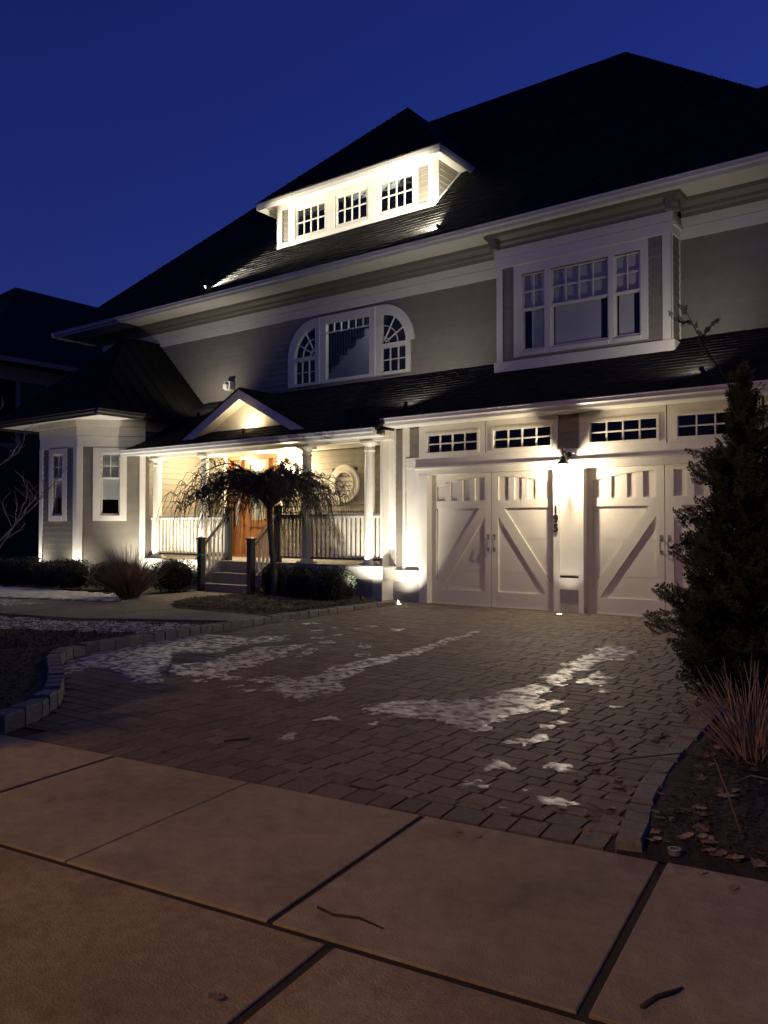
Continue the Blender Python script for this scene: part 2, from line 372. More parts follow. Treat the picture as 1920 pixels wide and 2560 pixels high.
# kerb blocks
def kerb(path, name, side_sign, wid, top, ln, label, cat):
    P = [Vector((a, b, 0)) for a, b in path]; cum = [0]
    for i in range(1, len(P)): cum.append(cum[-1] + (P[i] - P[i - 1]).length)
    def at(t):
        t = min(max(t, 0), cum[-1])
        for i in range(1, len(P)):
            if t <= cum[i] + 1e-9:
                k = (t - cum[i - 1]) / (cum[i] - cum[i - 1]); return P[i - 1].lerp(P[i], k), (P[i] - P[i - 1]).normalized()
    root = thing(name, label, cat, (P[len(P) // 2].x, P[len(P) // 2].y, 0))
    t = .0
    while t < cum[-1] - .1:
        L = ln * random.uniform(.85, 1.15); a, d0 = at(t + .008); b_, d1 = at(min(t + L, cum[-1]) - .008)
        n0 = Vector((-d0.y, d0.x, 0)) * side_sign; n1 = Vector((-d1.y, d1.x, 0)) * side_sign
        z = top + random.uniform(-.012, .012); j = lambda: random.uniform(-.006, .006)
        m = MB(); c = .018
        lo = [a, b_, b_ + n1 * wid, a + n0 * wid]; lo = [Vector((p.x, p.y, -.05)) for p in lo]
        md = [p + Vector((j(), j(), z - c + .05)) for p in lo]
        cen = sum(lo, Vector()) / 4; tp = [Vector((p.x + (cen.x - p.x) * .14, p.y + (cen.y - p.y) * .14, z + j() * .5)) for p in md]
        f = []
        for K in (0, 4):
            for i in range(4): f.append((K + i, K + (i + 1) % 4, K + 4 + (i + 1) % 4, K + 4 + i))
        f.append((8, 9, 10, 11)); m.add(lo + md + tp, f); m.build('stone', 'kerb', root)
        t += L
    return root
kerb(LK, 'kerb', 1, .16, .135, .23, 'raised granite block kerb curving along the lawn side of the driveway', 'kerb')
kerb(RK[:9], 'kerb', -1, .13, .055, .30, 'low half-buried granite kerb beside the leaf-strewn planting bed', 'kerb')
# concrete path to the steps
def path_slab(pts): b = MB(); b.slab(pts, .02, .105); return b
path = MB(); path.slab([(-9.30, 8.75), (-9.36, 9.55), (-11.6, 9.45), (-12.4, 9.9), (-12.82, 10.7), (-12.85, 12.42), (-14.4, 12.42), (-14.4, 11.0), (-13.6, 9.6), (-15.9, 8.7), (-20, 8.2), (-20, 6.9), (-15, 6.95), (-11.8, 7.35)], .0, .092)
path = struct(path.build('garden_path', 'joint'))
for pts in ([(-9.32, 8.77), (-9.37, 9.53), (-11.6, 9.42), (-11.7, 7.5)], [(-11.72, 7.48), (-11.62, 9.42), (-12.4, 9.88), (-12.7, 10.3), (-13.55, 9.58), (-13.1, 7.2)],
            [(-12.72, 10.34), (-12.83, 10.7), (-12.85, 12.4), (-14.38, 12.4), (-14.38, 11.0), (-13.57, 9.62)], [(-13.13, 7.19), (-13.58, 9.55), (-15.9, 8.68), (-16.4, 8.6), (-16.4, 6.95), (-15, 6.96)], [(-16.43, 6.95), (-16.43, 8.6), (-20, 8.18), (-20, 6.92)]):
    b = MB(); b.slab(pts, .03, .108); b.build('path_slab', 'pathc', path)

# ------------------------------------------------------------------ the house
house = thing('house', 'large two-storey taupe clapboard house with white trim and dark hipped roof', 'house', (-12, 15, 0))
WY, GY, PY, BY = 15.0, 13.4, 13.2, 14.55
def intervals(s0, s1, holes, za, zb):
    segs = [(s0, s1)]
    for h in holes:
        if callable(h): r = h((za + zb) / 2)
        else: r = (h[0], h[1]) if min(zb, h[3]) - max(za, h[2]) > .05 else None
        if not r: continue
        ns = []
        for a, b in segs:
            if r[1] <= a or r[0] >= b: ns.append((a, b)); continue
            if r[0] > a: ns.append((a, r[0]))
            if r[1] < b: ns.append((r[1], b))
        segs = ns
    return [(a, b) for a, b in segs if b - a > .02]
def clap(name, fr, s0, s1, z0, z1, holes=(), pitch=.146, m='siding'):
    wall = None; z = z0
    while z < z1 - .01:
        zt = min(z + pitch, z1)
        for a, b in intervals(s0, s1, holes, z, zt):
            q = MB(); q.hexa([fr.p(a, -.02, z - .012), fr.p(b, -.02, z - .012), fr.p(b, .019, z - .012), fr.p(a, .019, z - .012), fr.p(a, -.02, zt), fr.p(b, -.02, zt), fr.p(b, .002, zt), fr.p(a, .002, zt)])
            if wall is None: wall = MB().fbox(fr, s0, s1, -.16, -.13, z1 - .02, z1).build(name, M['fdn'], house)
            q.build('clapboard', m, wall, fix=False)
        z = zt
    return wall
def trim(fr, rects, name='trim', m='white', parent=None):
    for a0, a1, b0, b1, z0, z1 in rects: q = MB().fbox(fr, a0, a1, b0, b1, z0, z1).build(name, m, parent or house, fix=False)
    return q
def pane(fr, a0, a1, z0, z1, parent, dep=.0, m='glass'):
    MB().fbox(fr, a0, a1, dep - .004, dep, z0, z1).build('pane', m, parent, fix=False)
def ring(q, fr, a0, a1, z0, z1, w, b0, b1):           # rectangular frame
    q.fbox(fr, a0, a0 + w, b0, b1, z0, z1); q.fbox(fr, a1 - w, a1, b0, b1, z0, z1)
    q.fbox(fr, a0 + w, a1 - w, b0, b1, z0, z0 + w); q.fbox(fr, a0 + w, a1 - w, b0, b1, z1 - w, z1)
def grid(q, fr, a0, a1, z0, z1, nx, nz, parent_list, w=.022, b0=-.02, b1=.012):
    for i in range(1, nx): c = a0 + (a1 - a0) * i / nx; q.fbox(fr, c - w / 2, c + w / 2, b0, b1, z0, z1)
    for j in range(1, nz):
        c = z0 + (z1 - z0) * j / nz; q.fbox(fr, a0, a1, b0 + .001, b1 - .002, c - w / 2, c + w / 2)
    for i in range(nx):
        for j in range(nz): parent_list.append((a0 + (a1 - a0) * i / nx + w * .4, a0 + (a1 - a0) * (i + 1) / nx - w * .4, z0 + (z1 - z0) * j / nz + w * .4, z0 + (z1 - z0) * (j + 1) / nz - w * .4))
def sash_window(fr, units, cas, ztop, zmid, zbot, label=None, shades=None, sill=True, caslip=.035):
    """cas=(a0,a1,z0,z1) casing; units=[(a0,a1,nx,nz)] glass widths"""
    q = MB(); panes = []
    a0, a1, z0, z1 = cas
    edges = [a0] + [x for u in units for x in (u[0] - .035, u[1] + .035)] + [a1]
    for i in range(0, len(edges), 2): q.fbox(fr, edges[i], edges[i + 1], -.06, caslip, z0, z1)
    for u in units:
        l, r = u[0] - .035, u[1] + .035
        q.fbox(fr, l, r, -.06, caslip, ztop + .04, z1); q.fbox(fr, l, r, -.06, caslip + .015, z0, zbot - .055)
        q.fbox(fr, l, u[0], -.05, .008, zmid, ztop + .04); q.fbox(fr, u[1], r, -.05, .008, zmid, ztop + .04); q.fbox(fr, u[0], u[1], -.05, .0085, ztop, ztop + .04)
        q.fbox(fr, l, r, -.05, .02, zmid - .05, zmid)
        q.fbox(fr, l, u[0], -.055, -.006, zbot - .055, zmid - .05); q.fbox(fr, u[1], r, -.055, -.006, zbot - .055, zmid - .05); q.fbox(fr, u[0], u[1], -.055, -.0065, zbot - .055, zbot)
        grid(q, fr, u[0], u[1], zmid, ztop, u[2], u[3], panes, .02, -.03, .002)
        panes.append((u[0], u[1], zbot, zmid - .05))
    w = q.build('window', 'white', house)
    for p in panes: pane(fr, *p, w, -.012 if p[2] >= zmid - .001 else -.03)
    if shades:
        for (sa, sb, za, zb) in shades: MB().fbox(fr, sa, sb, -.075, -.07, za, zb).build('roller_shade', 'shade', w)
    return w
# --- upper wall
F2 = FF(WY)
def arch_hole(z):
    if z < 5.06 or z > 6.6: return None
    if z < 5.75: return (-14.02, -10.56)
    h = math.sqrt(max(0, .9 ** 2 - (z - 5.75) ** 2)); return (-13.16 - h, -11.45 + h)
clap('upper_wall', F2, -21.9, -2.3, 4.72, 6.76, [arch_hole, (-7.95, -4.5, 4, 8)])
trim(F2, [(-21.95, -7.96, -.05, .035, 6.75, 6.955), (-21.95, -7.96, -.05, .05, 6.965, 7.13), (-4.49, -2.2, -.05, .035, 6.75, 6.955), (-4.49, -2.2, -.05, .05, 6.965, 7.13)], 'frieze')
prof = [(-.05, 7.131), (.055, 7.131), (.07, 7.20), (.11, 7.23), (.12, 7.29), (.20, 7.36), (.22, 7.44), (-.05, 7.44)]
q = MB(); q.extr(prof, (-21.95, WY, 0), (-8.02, WY, 0), (0, -1, 0)); q.extr(prof, (-4.44, WY, 0), (-2.1, WY, 0), (0, -1, 0)); q.build('cornice', 'cornice', house)
# soffit, fascia, gutter
EX0, EX1, EY0, EY1, EZ = -23.2, -1.2, 14.15, 26.57, 7.55
MB().box(EX0 + .05, EX1 - .05, EY0 + .05, WY + .1, 7.43, 7.46).build('soffit', 'white', house)
MB().box(EX0 + .05, -21.8, WY + .1, EY1, 7.43, 7.46).build('soffit', 'white', house)
gp = [(.0, -.02), (.0, -.17), (.035, -.17), (.055, -.13), (.10, -.10), (.115, -.05), (.14, -.035), (.14, 0.0), (.125, 0.0), (.12, -.03), (.02, -.03)]
gp = [(.0, .0), (.0, -.15), (.05, -.15), (.07, -.10), (.11, -.075), (.12, -.02), (.135, -.015), (.135, .0)]
fp = [(-.03, -.125), (-.03, -.01), (0, -.01), (0, -.125)]
def eave(P0, P1, out, z, m='gutter', drop=0):
    q = MB(); q.extr([(a, b + z) for a, b in gp], P0, P1, out); q.build('gutter', m, house)
    q = MB(); q.extr([(-.035, z - .125 - drop), (-.035, z - .02), (-.003, z - .02), (-.003, z - .125 - drop)], P0, P1, out); q.build('fascia', 'white' if m != 'bronze' else m, house)
eave((EX0, EY0, 0), (EX1, EY0, 0), (0, -1, 0), EZ)
eave((EX0 - .0, EY0 - .13, 0), (EX0, EY1, 0), (-1, 0, 0), EZ - .001)
# downspout elbow under the left eave return
MB().tube([(-22.9, 15.6, 7.44), (-22.9, 15.6, 7.25), (-22.75, 15.6, 7.1), (-22.3, 15.6, 7.05), (-22.0, 15.6, 7.0), (-21.98, 15.6, .2)], .05, 8).build('downspout', 'white', house, smooth=True)
# --- roofs
def roof_plane(name, poly3, eave_dir, m='roof', thick=.05, expo=.14, shingle=True, parent=None):
    P = [Vector(p) for p in poly3]; e = Vector(eave_dir).normalized()
    n = None
    for i in range(len(P) - 2):
        n = (P[1] - P[0]).cross(P[2 + i] - P[0])
        if n.length > 1e-6: break
    n.normalize()
    if n.z < 0: n = -n
    up = n.cross(e).normalized()
    if up.z < 0: up = -up
    O = P[0]
    k = len(P); q = MB(); A = [p + n * .0 for p in P]; B = [p - n * thick for p in P]
    q.add(A + B, [tuple(range(k)), tuple(range(2 * k - 1, k - 1, -1))] + [(i, (i + 1) % k, k + (i + 1) % k, k + i) for i in range(k)])
    roof = q.build(name, m, parent or house)
    if not shingle: return roof, (O, e, up, n)
    L2 = [((p - O).dot(e), (p - O).dot(up)) for p in P]
    t0 = min(p[1] for p in L2) - .02; t1 = max(p[1] for p in L2); rr = random.Random(3)
    s = MB()
    t = t0
    while t < t1:
        strip = clip_poly(clip_poly([(a, b) for a, b in L2], lambda p: p[1] - t), lambda p: t + expo - p[1])
        if len(strip) >= 3:
            a0 = min(p[0] for p in strip); a1 = max(p[0] for p in strip); a = a0 - rr.uniform(0, .25)
            while a < a1:
                w = rr.choice((.12, .17, .22, .28)); h = rr.choice((.010, .012, .016, .02)) ; bdrop = rr.choice((0, 0, .012))
                tab = clip_poly(clip_poly(strip, lambda p: p[0] - a), lambda p: a + w - .004 - p[0])
                if len(tab) >= 3:
                    lo = min(p[1] for p in tab); kk = len(tab)
                    vt = [O + e * p[0] + up * (p[1] - (bdrop if p[1] < lo + .01 else 0)) + n * (.003 + h * max(0, 1 - (p[1] - t) / expo)) for p in tab]
                    vb = [O + e * p[0] + up * p[1] + n * .001 for p in tab]
                    s.add(vt + vb, [tuple(range(kk))] + [(i, (i + 1) % kk, kk + (i + 1) % kk, kk + i) for i in range(kk)])
                a += w
        t += expo
    tag(s.build('shingles', m, roof, fix=False), kind='stuff')
    return roof, (O, e, up, n)
RZ = EZ + 6.21; RYm = EY0 + 6.21
c1, c2, c3, c4 = (EX0 - .03, EY0 - .03, EZ - .03), (EX1 + .03, EY0 - .03, EZ - .03), (EX1 + .03, EY1 + .03, EZ - .03), (EX0 - .03, EY1 + .03, EZ - .03)
r1, r2 = (EX0 + 6.21, RYm, RZ), (EX1 - 6.21, RYm, RZ)
roof_plane('roof', [c1, c2, r2, r1], (1, 0, 0))
roof_plane('roof', [c4, c1, r1], (0, 1, 0), shingle=False); roof_plane('roof', [c2, c3, r2], (0, 1, 0), shingle=False); roof_plane('roof', [c3, c4, r1, r2], (1, 0, 0), shingle=False)
# rear wing roof on the right
roof_plane('roof', [(-9, 17.9, 7.55), (4, 17.9, 7.55), (4, 24, 13.65), (-5, 24, 13.65)], (1, 0, 0), shingle=False)
roof_plane('roof', [(4, 17.9, 7.55), (8, 24, 7.55), (4, 24, 13.65)], (0, 1, 0), shingle=False)
# main body side and back walls, floors
MB().box(-21.9, -21.85, 15.06, 26, 0, 7.43).build('side_wall', 'siding', house)
MB().box(-2.3, -2.25, 15.06, 26, 0, 7.43).build('side_wall', 'siding', house)
MB().box(-21.8, -2.3, 25.9, 26, 0, 7.43).build('rear_wall', 'siding', house)
MB().box(-21.8, -2.35, 15.2, 25.85, 3.75, 3.9).build('floor', 'indark', house)
MB().box(-21.8, -2.35, 15.2, 25.85, 6.98, 7.06).build('ceiling', 'indark', house)
MB().box(2, 7, 18.2, 18.3, 0, 7.5).build('side_wall', 'siding', house)
# --- bay window
FB = FF(BY)
bsh = [(-7.95, -4.5)]
holeb = [(-7.5, -5.0, 4.98, 6.6)]
clap('bay_wall', FB, -7.95, -4.52, 4.80, 6.78, holeb)
sdR = Fr((-4.5, BY, 0), (0, 1, 0), (1, 0, 0)); clap('bay_side_wall', sdR, .02, .45, 4.8, 6.76)
sdL = Fr((-7.97, BY, 0), (0, 1, 0), (-1, 0, 0)); clap('bay_side_wall', sdL, .02, .45, 4.8, 6.76)
trim(FB, [(-7.98, -7.85, -.02, .04, 4.86, 6.76), (-4.65, -4.49, -.02, .04, 4.86, 6.76)], 'corner_board')
trim(sdR, [(-.04, .0, .001, .03, 4.86, 6.76), (.40, .46, .001, .03, 4.86, 6.76)], 'corner_board')
trim(FB, [(-8.0, -4.47, -.02, .055, 6.761, 6.955), (-8.02, -4.45, -.02, .07, 6.965, 7.13), (-4.53, -4.42, -.4, .045, 6.9, 6.96), (-8.05, -7.93, -.4, .045, 6.9, 6.96)], 'bay_frieze')
MB().box(-8.0, -4.465, BY - .03, WY - .06, 6.76, 7.13).build('bay_frieze', 'white', house)
q = MB(); q.extr(prof, (-8.12, BY, 0), (-4.35, BY, 0), (0, -1, 0)); q.extr(prof, (-4.50, BY - .2, 0), (-4.50, WY - .25, 0), (1, 0, 0)); q.extr(prof, (-7.97, BY - .2, 0), (-7.97, WY - .25, 0), (-1, 0, 0)); q.build('cornice', 'cornice', house)
MB().box(-7.9, -4.55, BY, WY - .06, 7.0, 7.44).build('bay_head', 'cornice', house)
MB().hexa([(-8.03, BY - .06, 4.66), (-8.03, WY, 4.66), (-4.44, WY, 4.66), (-4.44, BY - .06, 4.66), (-8.03, BY - .06, 4.86), (-8.03, WY, 4.86), (-4.44, WY, 4.86), (-4.44, BY - .06, 4.86)]).build('bay_skirt', 'white', house)
sash_window(FB, [(-7.39, -6.96, 2, 2), (-6.77, -5.68, 4, 2), (-5.51, -5.08, 2, 2)], (-7.6, -4.91, 4.93, 6.76), 6.53, 5.87, 5.07,
            shades=[(-7.25, -7.0, 5.05, 5.85), (-6.75, -5.83, 5.0, 5.85), (-5.48, -5.2, 5.0, 5.85), (-7.42, -5.05, 5.9, 6.56)])
# --- arched triple window
aw = MB(); pn = []
def quarter(c, z, r0, r1, sgn, n=14, b0=-.05, b1=.05):
    for i in range(n):
        t0 = math.pi / 2 * i / n; t1 = math.pi / 2 * (i + 1) / n
        P = [(c + sgn * r1 * math.cos(t0), z + r1 * math.sin(t0)), (c + sgn * r1 * math.cos(t1), z + r1 * math.sin(t1)), (c + sgn * r0 * math.cos(t1), z + r0 * math.sin(t1)), (c + sgn * r0 * math.cos(t0), z + r0 * math.sin(t0))]
        aw.prism(F2, P, b0, b1)
for sgn, ce, co_ in ((-1, -13.25, -13.16), (1, -11.22, -11.44)):
    cin = -13.25 if sgn < 0 else -11.22
    out = -14.16 if sgn < 0 else -10.42
    quarter(cin, 5.76, .68, .91, sgn); 
    a, b = sorted((cin + sgn * .68, out)); aw.fbox(F2, a, b, -.05, .05, 5.04, 5.76)             # outer stile
    a, b = sorted((cin, cin + sgn * .68))
    aw.fbox(F2, a, b, -.05, .049, 5.04, 5.11); aw.fbox(F2, a, b, -.05, .06, 5.66, 5.755)
    lst = []; grid(aw, F2, a, b, 5.11, 5.66, 3, 2, lst, .022, -.02, .02); pn += lst
    for k in (1, 2):                                                                          # fan muntins
        t = math.pi / 2 * k / 3; c_, s_ = math.cos(t), math.sin(t); w = .011
        aw.prism(F2, [(cin + sgn * (.10 * c_) - w * s_, 5.755 + .10 * s_ + w * c_ * sgn), (cin + sgn * .70 * c_ - w * s_, 5.755 + .70 * s_ + w * c_ * sgn), (cin + sgn * .70 * c_ + w * s_, 5.755 + .70 * s_ - w * c_ * sgn), (cin + sgn * .10 * c_ + w * s_, 5.755 + .10 * s_ - w * c_ * sgn)], -.02, .02)
    quarter(cin, 5.755, .175, .195, sgn, 8, -.02, .021); quarter(cin, 5.755, .425, .445, sgn, 10, -.02, .021)
aw.fbox(F2, -13.25, -12.9, -.05, .055, 5.04, 6.67); aw.fbox(F2, -11.57, -11.22, -.05, .055, 5.04, 6.67)
aw.fbox(F2, -13.16, -13.09, .055, .075, 5.04, 6.66); aw.fbox(F2, -11.46, -11.39, .055, .075, 5.04, 6.66)
aw.fbox(F2, -12.9, -11.57, -.05, .05, 5.04, 5.12); aw.fbox(F2, -12.9, -11.57, -.05, .05, 6.48, 6.67); aw.fbox(F2, -12.9, -11.57, -.02, .02, 6.25, 6.275)
lst = []; grid(aw, F2, -12.9, -11.57, 6.275, 6.48, 6, 1, lst, .022, -.02, .018); pn += lst; pn.append((-12.9, -11.57, 5.12, 6.25))
arch = aw.build('arched_window', 'white', house)
for p in pn: pane(F2, *p, arch, -.005)
for sgn, cin in ((-1, -13.25), (1, -11.22)):
    for r0, r1_ in ((.02, .43), (.44, .69)):
        for k in range(3):
            t0, t1 = math.pi / 6 * k + .02, math.pi / 6 * (k + 1) - .02
            P = [(cin + sgn * r * math.cos(t), 5.757 + r * math.sin(t)) for r, t in ((r0, t0), (r1_, t0), (r1_, (t0 + t1) / 2), (r1_, t1), (r0, t1))]
            MB().prism(F2, P, -.009, -.005).build('pane', 'glass', arch)
# staircase seen through the middle light
st = MB()
for i in range(7):
    x0 = -14.15 + i * .28; z0 = 5.60 + i * .2
    st.box(x0, x0 + .28, 16.25, 16.3, 3.9, z0); 
st.build('stair_wall', 'inwall', arch)
st = MB()
for i in range(7):
    x0 = -14.15 + i * .28; z0 = 5.60 + i * .2
    st.box(x0 - .02, x0 + .30, 16.18, 16.5, z0, z0 + .04); st.box(x0 + .0, x0 + .03, 16.235, 16.249, z0 - .2, z0)
    for k in range(3): st.box(x0 + .02 + k * .095, x0 + .045 + k * .095, 16.22, 16.25, z0 + .04, z0 + .9)
st.build('stair_balustrade', 'indark', arch)
hl = MB().lathe((-11.9, 15.72, 6.84), [(.05, 0), (.09, .03), (.09, .08), (.02, .12)], 14).build('added_hall_light', 'shade', house); lamp('POINT', (-11.9, 15.72, 6.80), 17, (.95, .93, 1), hl, radius=.08)  # added light and fitting, out of view, to brighten the staircase
MB().box(-14.4, -10.2, 17.5, 17.55, 3.9, 7).build('landing_wall', 'indark', arch)

# --- dormer
DY = 15.48; FD = FF(DY); DX0, DX1 = -14.99, -10.1
wins = [(-14.36, -13.38), (-13.01, -12.04), (-11.66, -10.69)]
clap('dormer_wall', FD, DX0, DX1, 8.95, 10.0, [(-14.6, -10.56, 8, 11)], .14)
trim(FD, [(DX0, -14.86, -.03, .04, 8.84, 10.0), (-10.24, DX1, -.03, .04, 8.84, 10.0), (-14.86, -10.24, -.03, .045, 8.84, 8.985), (-14.86, -10.24, -.03, .041, 9.86, 9.999),
          (-14.62, -14.4, -.03, .036, 8.985, 9.86), (-13.33, -13.06, -.03, .036, 8.985, 9.86), (-11.99, -11.71, -.03, .036, 8.985, 9.86), (-10.64, -10.55, -.03, .036, 8.985, 9.86)], 'dormer_trim')
for a, b in wins:
    q = MB(); lst = []
    ring(q, FD, a - .06, b + .06, 8.985, 9.82, .06, -.03, .02); q.fbox(FD, a - .06, b + .06, -.03, .05, 9.82, 9.86); ring(q, FD, a - .005, b + .005, 9.045, 9.765, .03, -.04, .005)
    grid(q, FD, a + .02, b - .02, 9.07, 9.74, 4, 2, lst, .026, -.03, .004)
    w = q.build('dormer_window', 'white', house)
    for p in lst: pane(FD, *p, w, -.015)
MB().box(DX0 + .1, DX1 - .1, 17.2, 17.25, 8.8, 10).build('dormer_back_wall', 'indark', house)
# cheek walls (triangle) right and left
for X, s in ((DX1, 1), (DX0, -1)):
    fr = Fr((X, 0, 0), (0, 1, 0), (s, 0, 0))
    MB().prism(fr, [(DY + .03, 8.87), (16.62, 10.0), (DY + .03, 10.0)], -.03, .0).build('dormer_cheek', 'siding', house)
    z = 8.95
    while z < 9.95:
        zt = min(z + .14, 9.97); ya = DY + .06; yb = DY + (z - 8.87) - .02
        if yb > ya + .05: MB().hexa([fr.p(ya, .0, z), fr.p(yb, .0, z), fr.p(yb, .02, z), fr.p(ya, .02, z), fr.p(ya, .0, zt), fr.p(yb + .12, .0, zt), fr.p(yb + .12, .006, zt), fr.p(ya, .006, zt)]).build('clapboard', 'siding', house)
        z = zt
    MB().prism(fr, [(DY - .04, 8.83), (DY + .12, 8.95), (DY + .12, 10.0), (DY - .04, 10.0)], .021, .035).build('corner_board', 'white', house)
    MB().prism(fr, [(DY + .1, 8.93), (DY + .1, 9.07), (16.53, 10.0), (16.66, 10.0)], .021, .033).build('corner_board', 'white', house)
DE = (-15.40, -9.70, 15.08, 9.90)
MB().box(DE[0] + .02, DE[1] - .02, DE[2] + .02, 16.6, 10.0, 10.02).build('dormer_soffit', 'white', house)
for P0, P1, out in (((DE[0], DE[2], 0), (DE[1], DE[2], 0), (0, -1, 0)), ((DE[1], DE[2] - .02, 0), (DE[1], 16.6, 0), (1, 0, 0)), ((DE[0], DE[2] - .02, 0), (DE[0], 16.6, 0), (-1, 0, 0))):
    q = MB(); q.extr([(-.02, 9.86), (.0, 9.86), (.022, 9.95), (.022, 10.04), (-.02, 10.04)], P0, P1, out); q.build('dormer_fascia', 'white', house)
mx = (DE[0] + DE[1]) / 2; hw = (DE[1] - DE[0]) / 2 + .03; ey = DE[2] - .03; z0 = 10.03; ap = z0 + hw; ya = ey + hw; yb = EY0 + (ap - EZ)
yc = EY0 + (z0 - EZ)
roof_plane('dormer_roof', [(mx - hw, ey, z0), (mx + hw, ey, z0), (mx, ya, ap)], (1, 0, 0))
roof_plane('dormer_roof', [(mx + hw, ey, z0), (mx + hw, yc, z0), (mx, yb, ap), (mx, ya, ap)], (0, 1, 0), shingle=False)
roof_plane('dormer_roof', [(mx - hw, yc, z0), (mx - hw, ey, z0), (mx, ya, ap), (mx, yb, ap)], (0, 1, 0), shingle=False)

# --- lower roof over porch and garage
SL = .604
def lz(Y): return 3.5 + SL * (Y - 12.6)
roof_plane('porch_roof', [(-17.62, 12.57, lz(12.57)), (-9.56, 12.57, lz(12.57)), (-9.56, WY, lz(WY)), (-17.2, WY, lz(WY))], (1, 0, 0))
roof_plane('garage_roof', [(-9.56, 12.92, lz(12.92)), (-1.6, 12.92, lz(12.92)), (-1.6, WY, lz(WY)), (-9.56, WY, lz(WY))], (1, 0, 0))
eave((-17.64, 12.6, 0), (-9.6, 12.6, 0), (0, -1, 0), 3.485)
eave((-9.66, 12.95, 0), (-1.6, 12.95, 0), (0, -1, 0), 3.695)
# gable over the steps
gX, gY = -13.63, 12.8
for s in (-1, 1):
    roof_plane('gable_roof', [(gX + s * 2.12, gY - .02, 4.70 - 2.12 * .515), (gX, gY - .02, 4.70), (gX, 14.6, 4.70), (gX + s * 2.12, gY + .08, 4.70 - 2.12 * .515)], (0, 1, 0), thick=.03)
    fr = FF(gY)
    MB().prism(fr, [(gX, 4.67), (gX + s * 2.08, 3.60), (gX + s * 1.66, 3.60), (gX, 4.45)], -.03, .0).build('rake_board', 'white', house)
    MB().hexa([(gX, gY + .03, 4.47), (gX, 13.12, 4.47), (gX + s * 1.75, 13.12, 3.58), (gX + s * 1.75, gY + .03, 3.58), (gX, gY + .03, 4.50), (gX, 13.12, 4.50), (gX + s * 1.8, 13.12, 3.58), (gX + s * 1.8, gY + .03, 3.58)]).build('gable_soffit', 'cream', house)
MB().prism(FF(13.12), [(gX - 1.75, 3.58), (gX + 1.75, 3.58), (gX, 4.50)], -.04, .0).build('gable_wall', 'cream', house)
# --- garage front
FG = FF(GY)
fdn0 = gz(0, 13.4)
# foundation strip and water table, left pier and centre pier
clap('garage_wall', FG, -9.67, -9.5, .69, 3.52)
clap('garage_wall', FG, -9.34, -9.11, 2.94, 3.52); clap('garage_wall', FG, -6.13, -5.75, 2.95, 3.53); clap('garage_wall', FG, -2.7, -2.0, .7, 3.52)
D1, D2 = (-8.9, -6.22), (-5.66, -2.98)
trim(FG, [(-9.88, -9.67, -.2, .03, .69, 3.54), (-9.5, -9.43, -.05, .03, .69, 3.54)], 'corner_board')
trim(FG, [(-9.43, -9.09, -.1, .0, .69, 2.94), (-9.43, -9.34, -.1, .012, 2.94, 3.54)], 'pier_panel')
trim(FG, [(-9.86, -9.09, -.1, .045, .46, .68), (-9.88, -9.09, -.1, .065, .665, .69)], 'water_table')
trim(FG, [(-9.86, -9.10, -.1, .018, -.1, .46)], 'foundation', 'fdn')
trim(FG, [(D1[0] - .19, D1[0], -.2, .05, .02, 2.575), (D1[1], -6.11, -.2, .05, .02, 2.575), (-5.75, D2[0], -.2, .05, .02, 2.575), (D2[1], D2[1] + .19, -.2, .05, .02, 2.575)], 'door_casing')
trim(FG, [(-6.11, -5.75, -.1, .0, .70, 2.575)], 'pier_panel'); trim(FG, [(-6.11, -5.75, -.1, .04, .46, .66)], 'water_table'); trim(FG, [(-6.11, -5.75, -.1, .005, -.1, .46)], 'foundation', 'fdn')
trim(FG, [(-6.108, -5.752, .0, .012, .665, .70)], 'water_table', 'bronze')
trim(FG, [(-9.12, -2.76, -.2, .045, 2.576, 2.695), (-9.2, -2.7, -.2, .10, 2.696, 2.725), (-9.43, -2.7, -.2, .025, 2.726, 2.93)], 'door_header')
trim(FG, [(-2.79, -2.70, -.1, .03, .3, 3.54)], 'corner_board')
MB().box(-9.66, -1.65, 12.97, GY + .1, 3.545, 3.56).build('garage_soffit', 'white', house)
for a, b, c0, c1_ in ((-8.9, -7.78, -9.10, -7.61), (-7.42, -6.28, -7.59, -6.14), (-5.54, -4.4, -5.74, -4.24), (-4.05, -2.91, -4.22, -2.76)):
    q = MB(); lst = []
    q.fbox(FG, c0, a - .05, -.05, .03, 2.931, 3.542); q.fbox(FG, b + .05, c1_, -.05, .03, 2.931, 3.542)
    q.fbox(FG, a - .05, b + .05, -.05, .03, 2.931, 2.965); q.fbox(FG, a - .05, b + .05, -.05, .03, 3.39, 3.542)
    ring(q, FG, a - .05, b + .05, 2.965, 3.39, .045, -.06, .045)
    grid(q, FG, a, b, 3.005, 3.345, 4, 2, lst, .024, -.03, .01)
    w = q.build('transom_window', 'white', house)
    for p in lst: pane(FG, *p, w, -.012)
MB().box(-9.7, -2, 15.8, 15.9, .05, 3.6).build('garage_back_wall', 'indark', house)
MB().box(-9.7, -1.9, 13.65, 15.9, .0, .05).build('garage_floor', 'fdn', house)
MB().box(-2.0, -1.95, 13.42, 15, 0, 3.6).build('side_wall', 'siding', house)
MB().box(-9.86, -9.8, 13.45, 15, 0, 3.6).build('side_wall', 'siding', house)
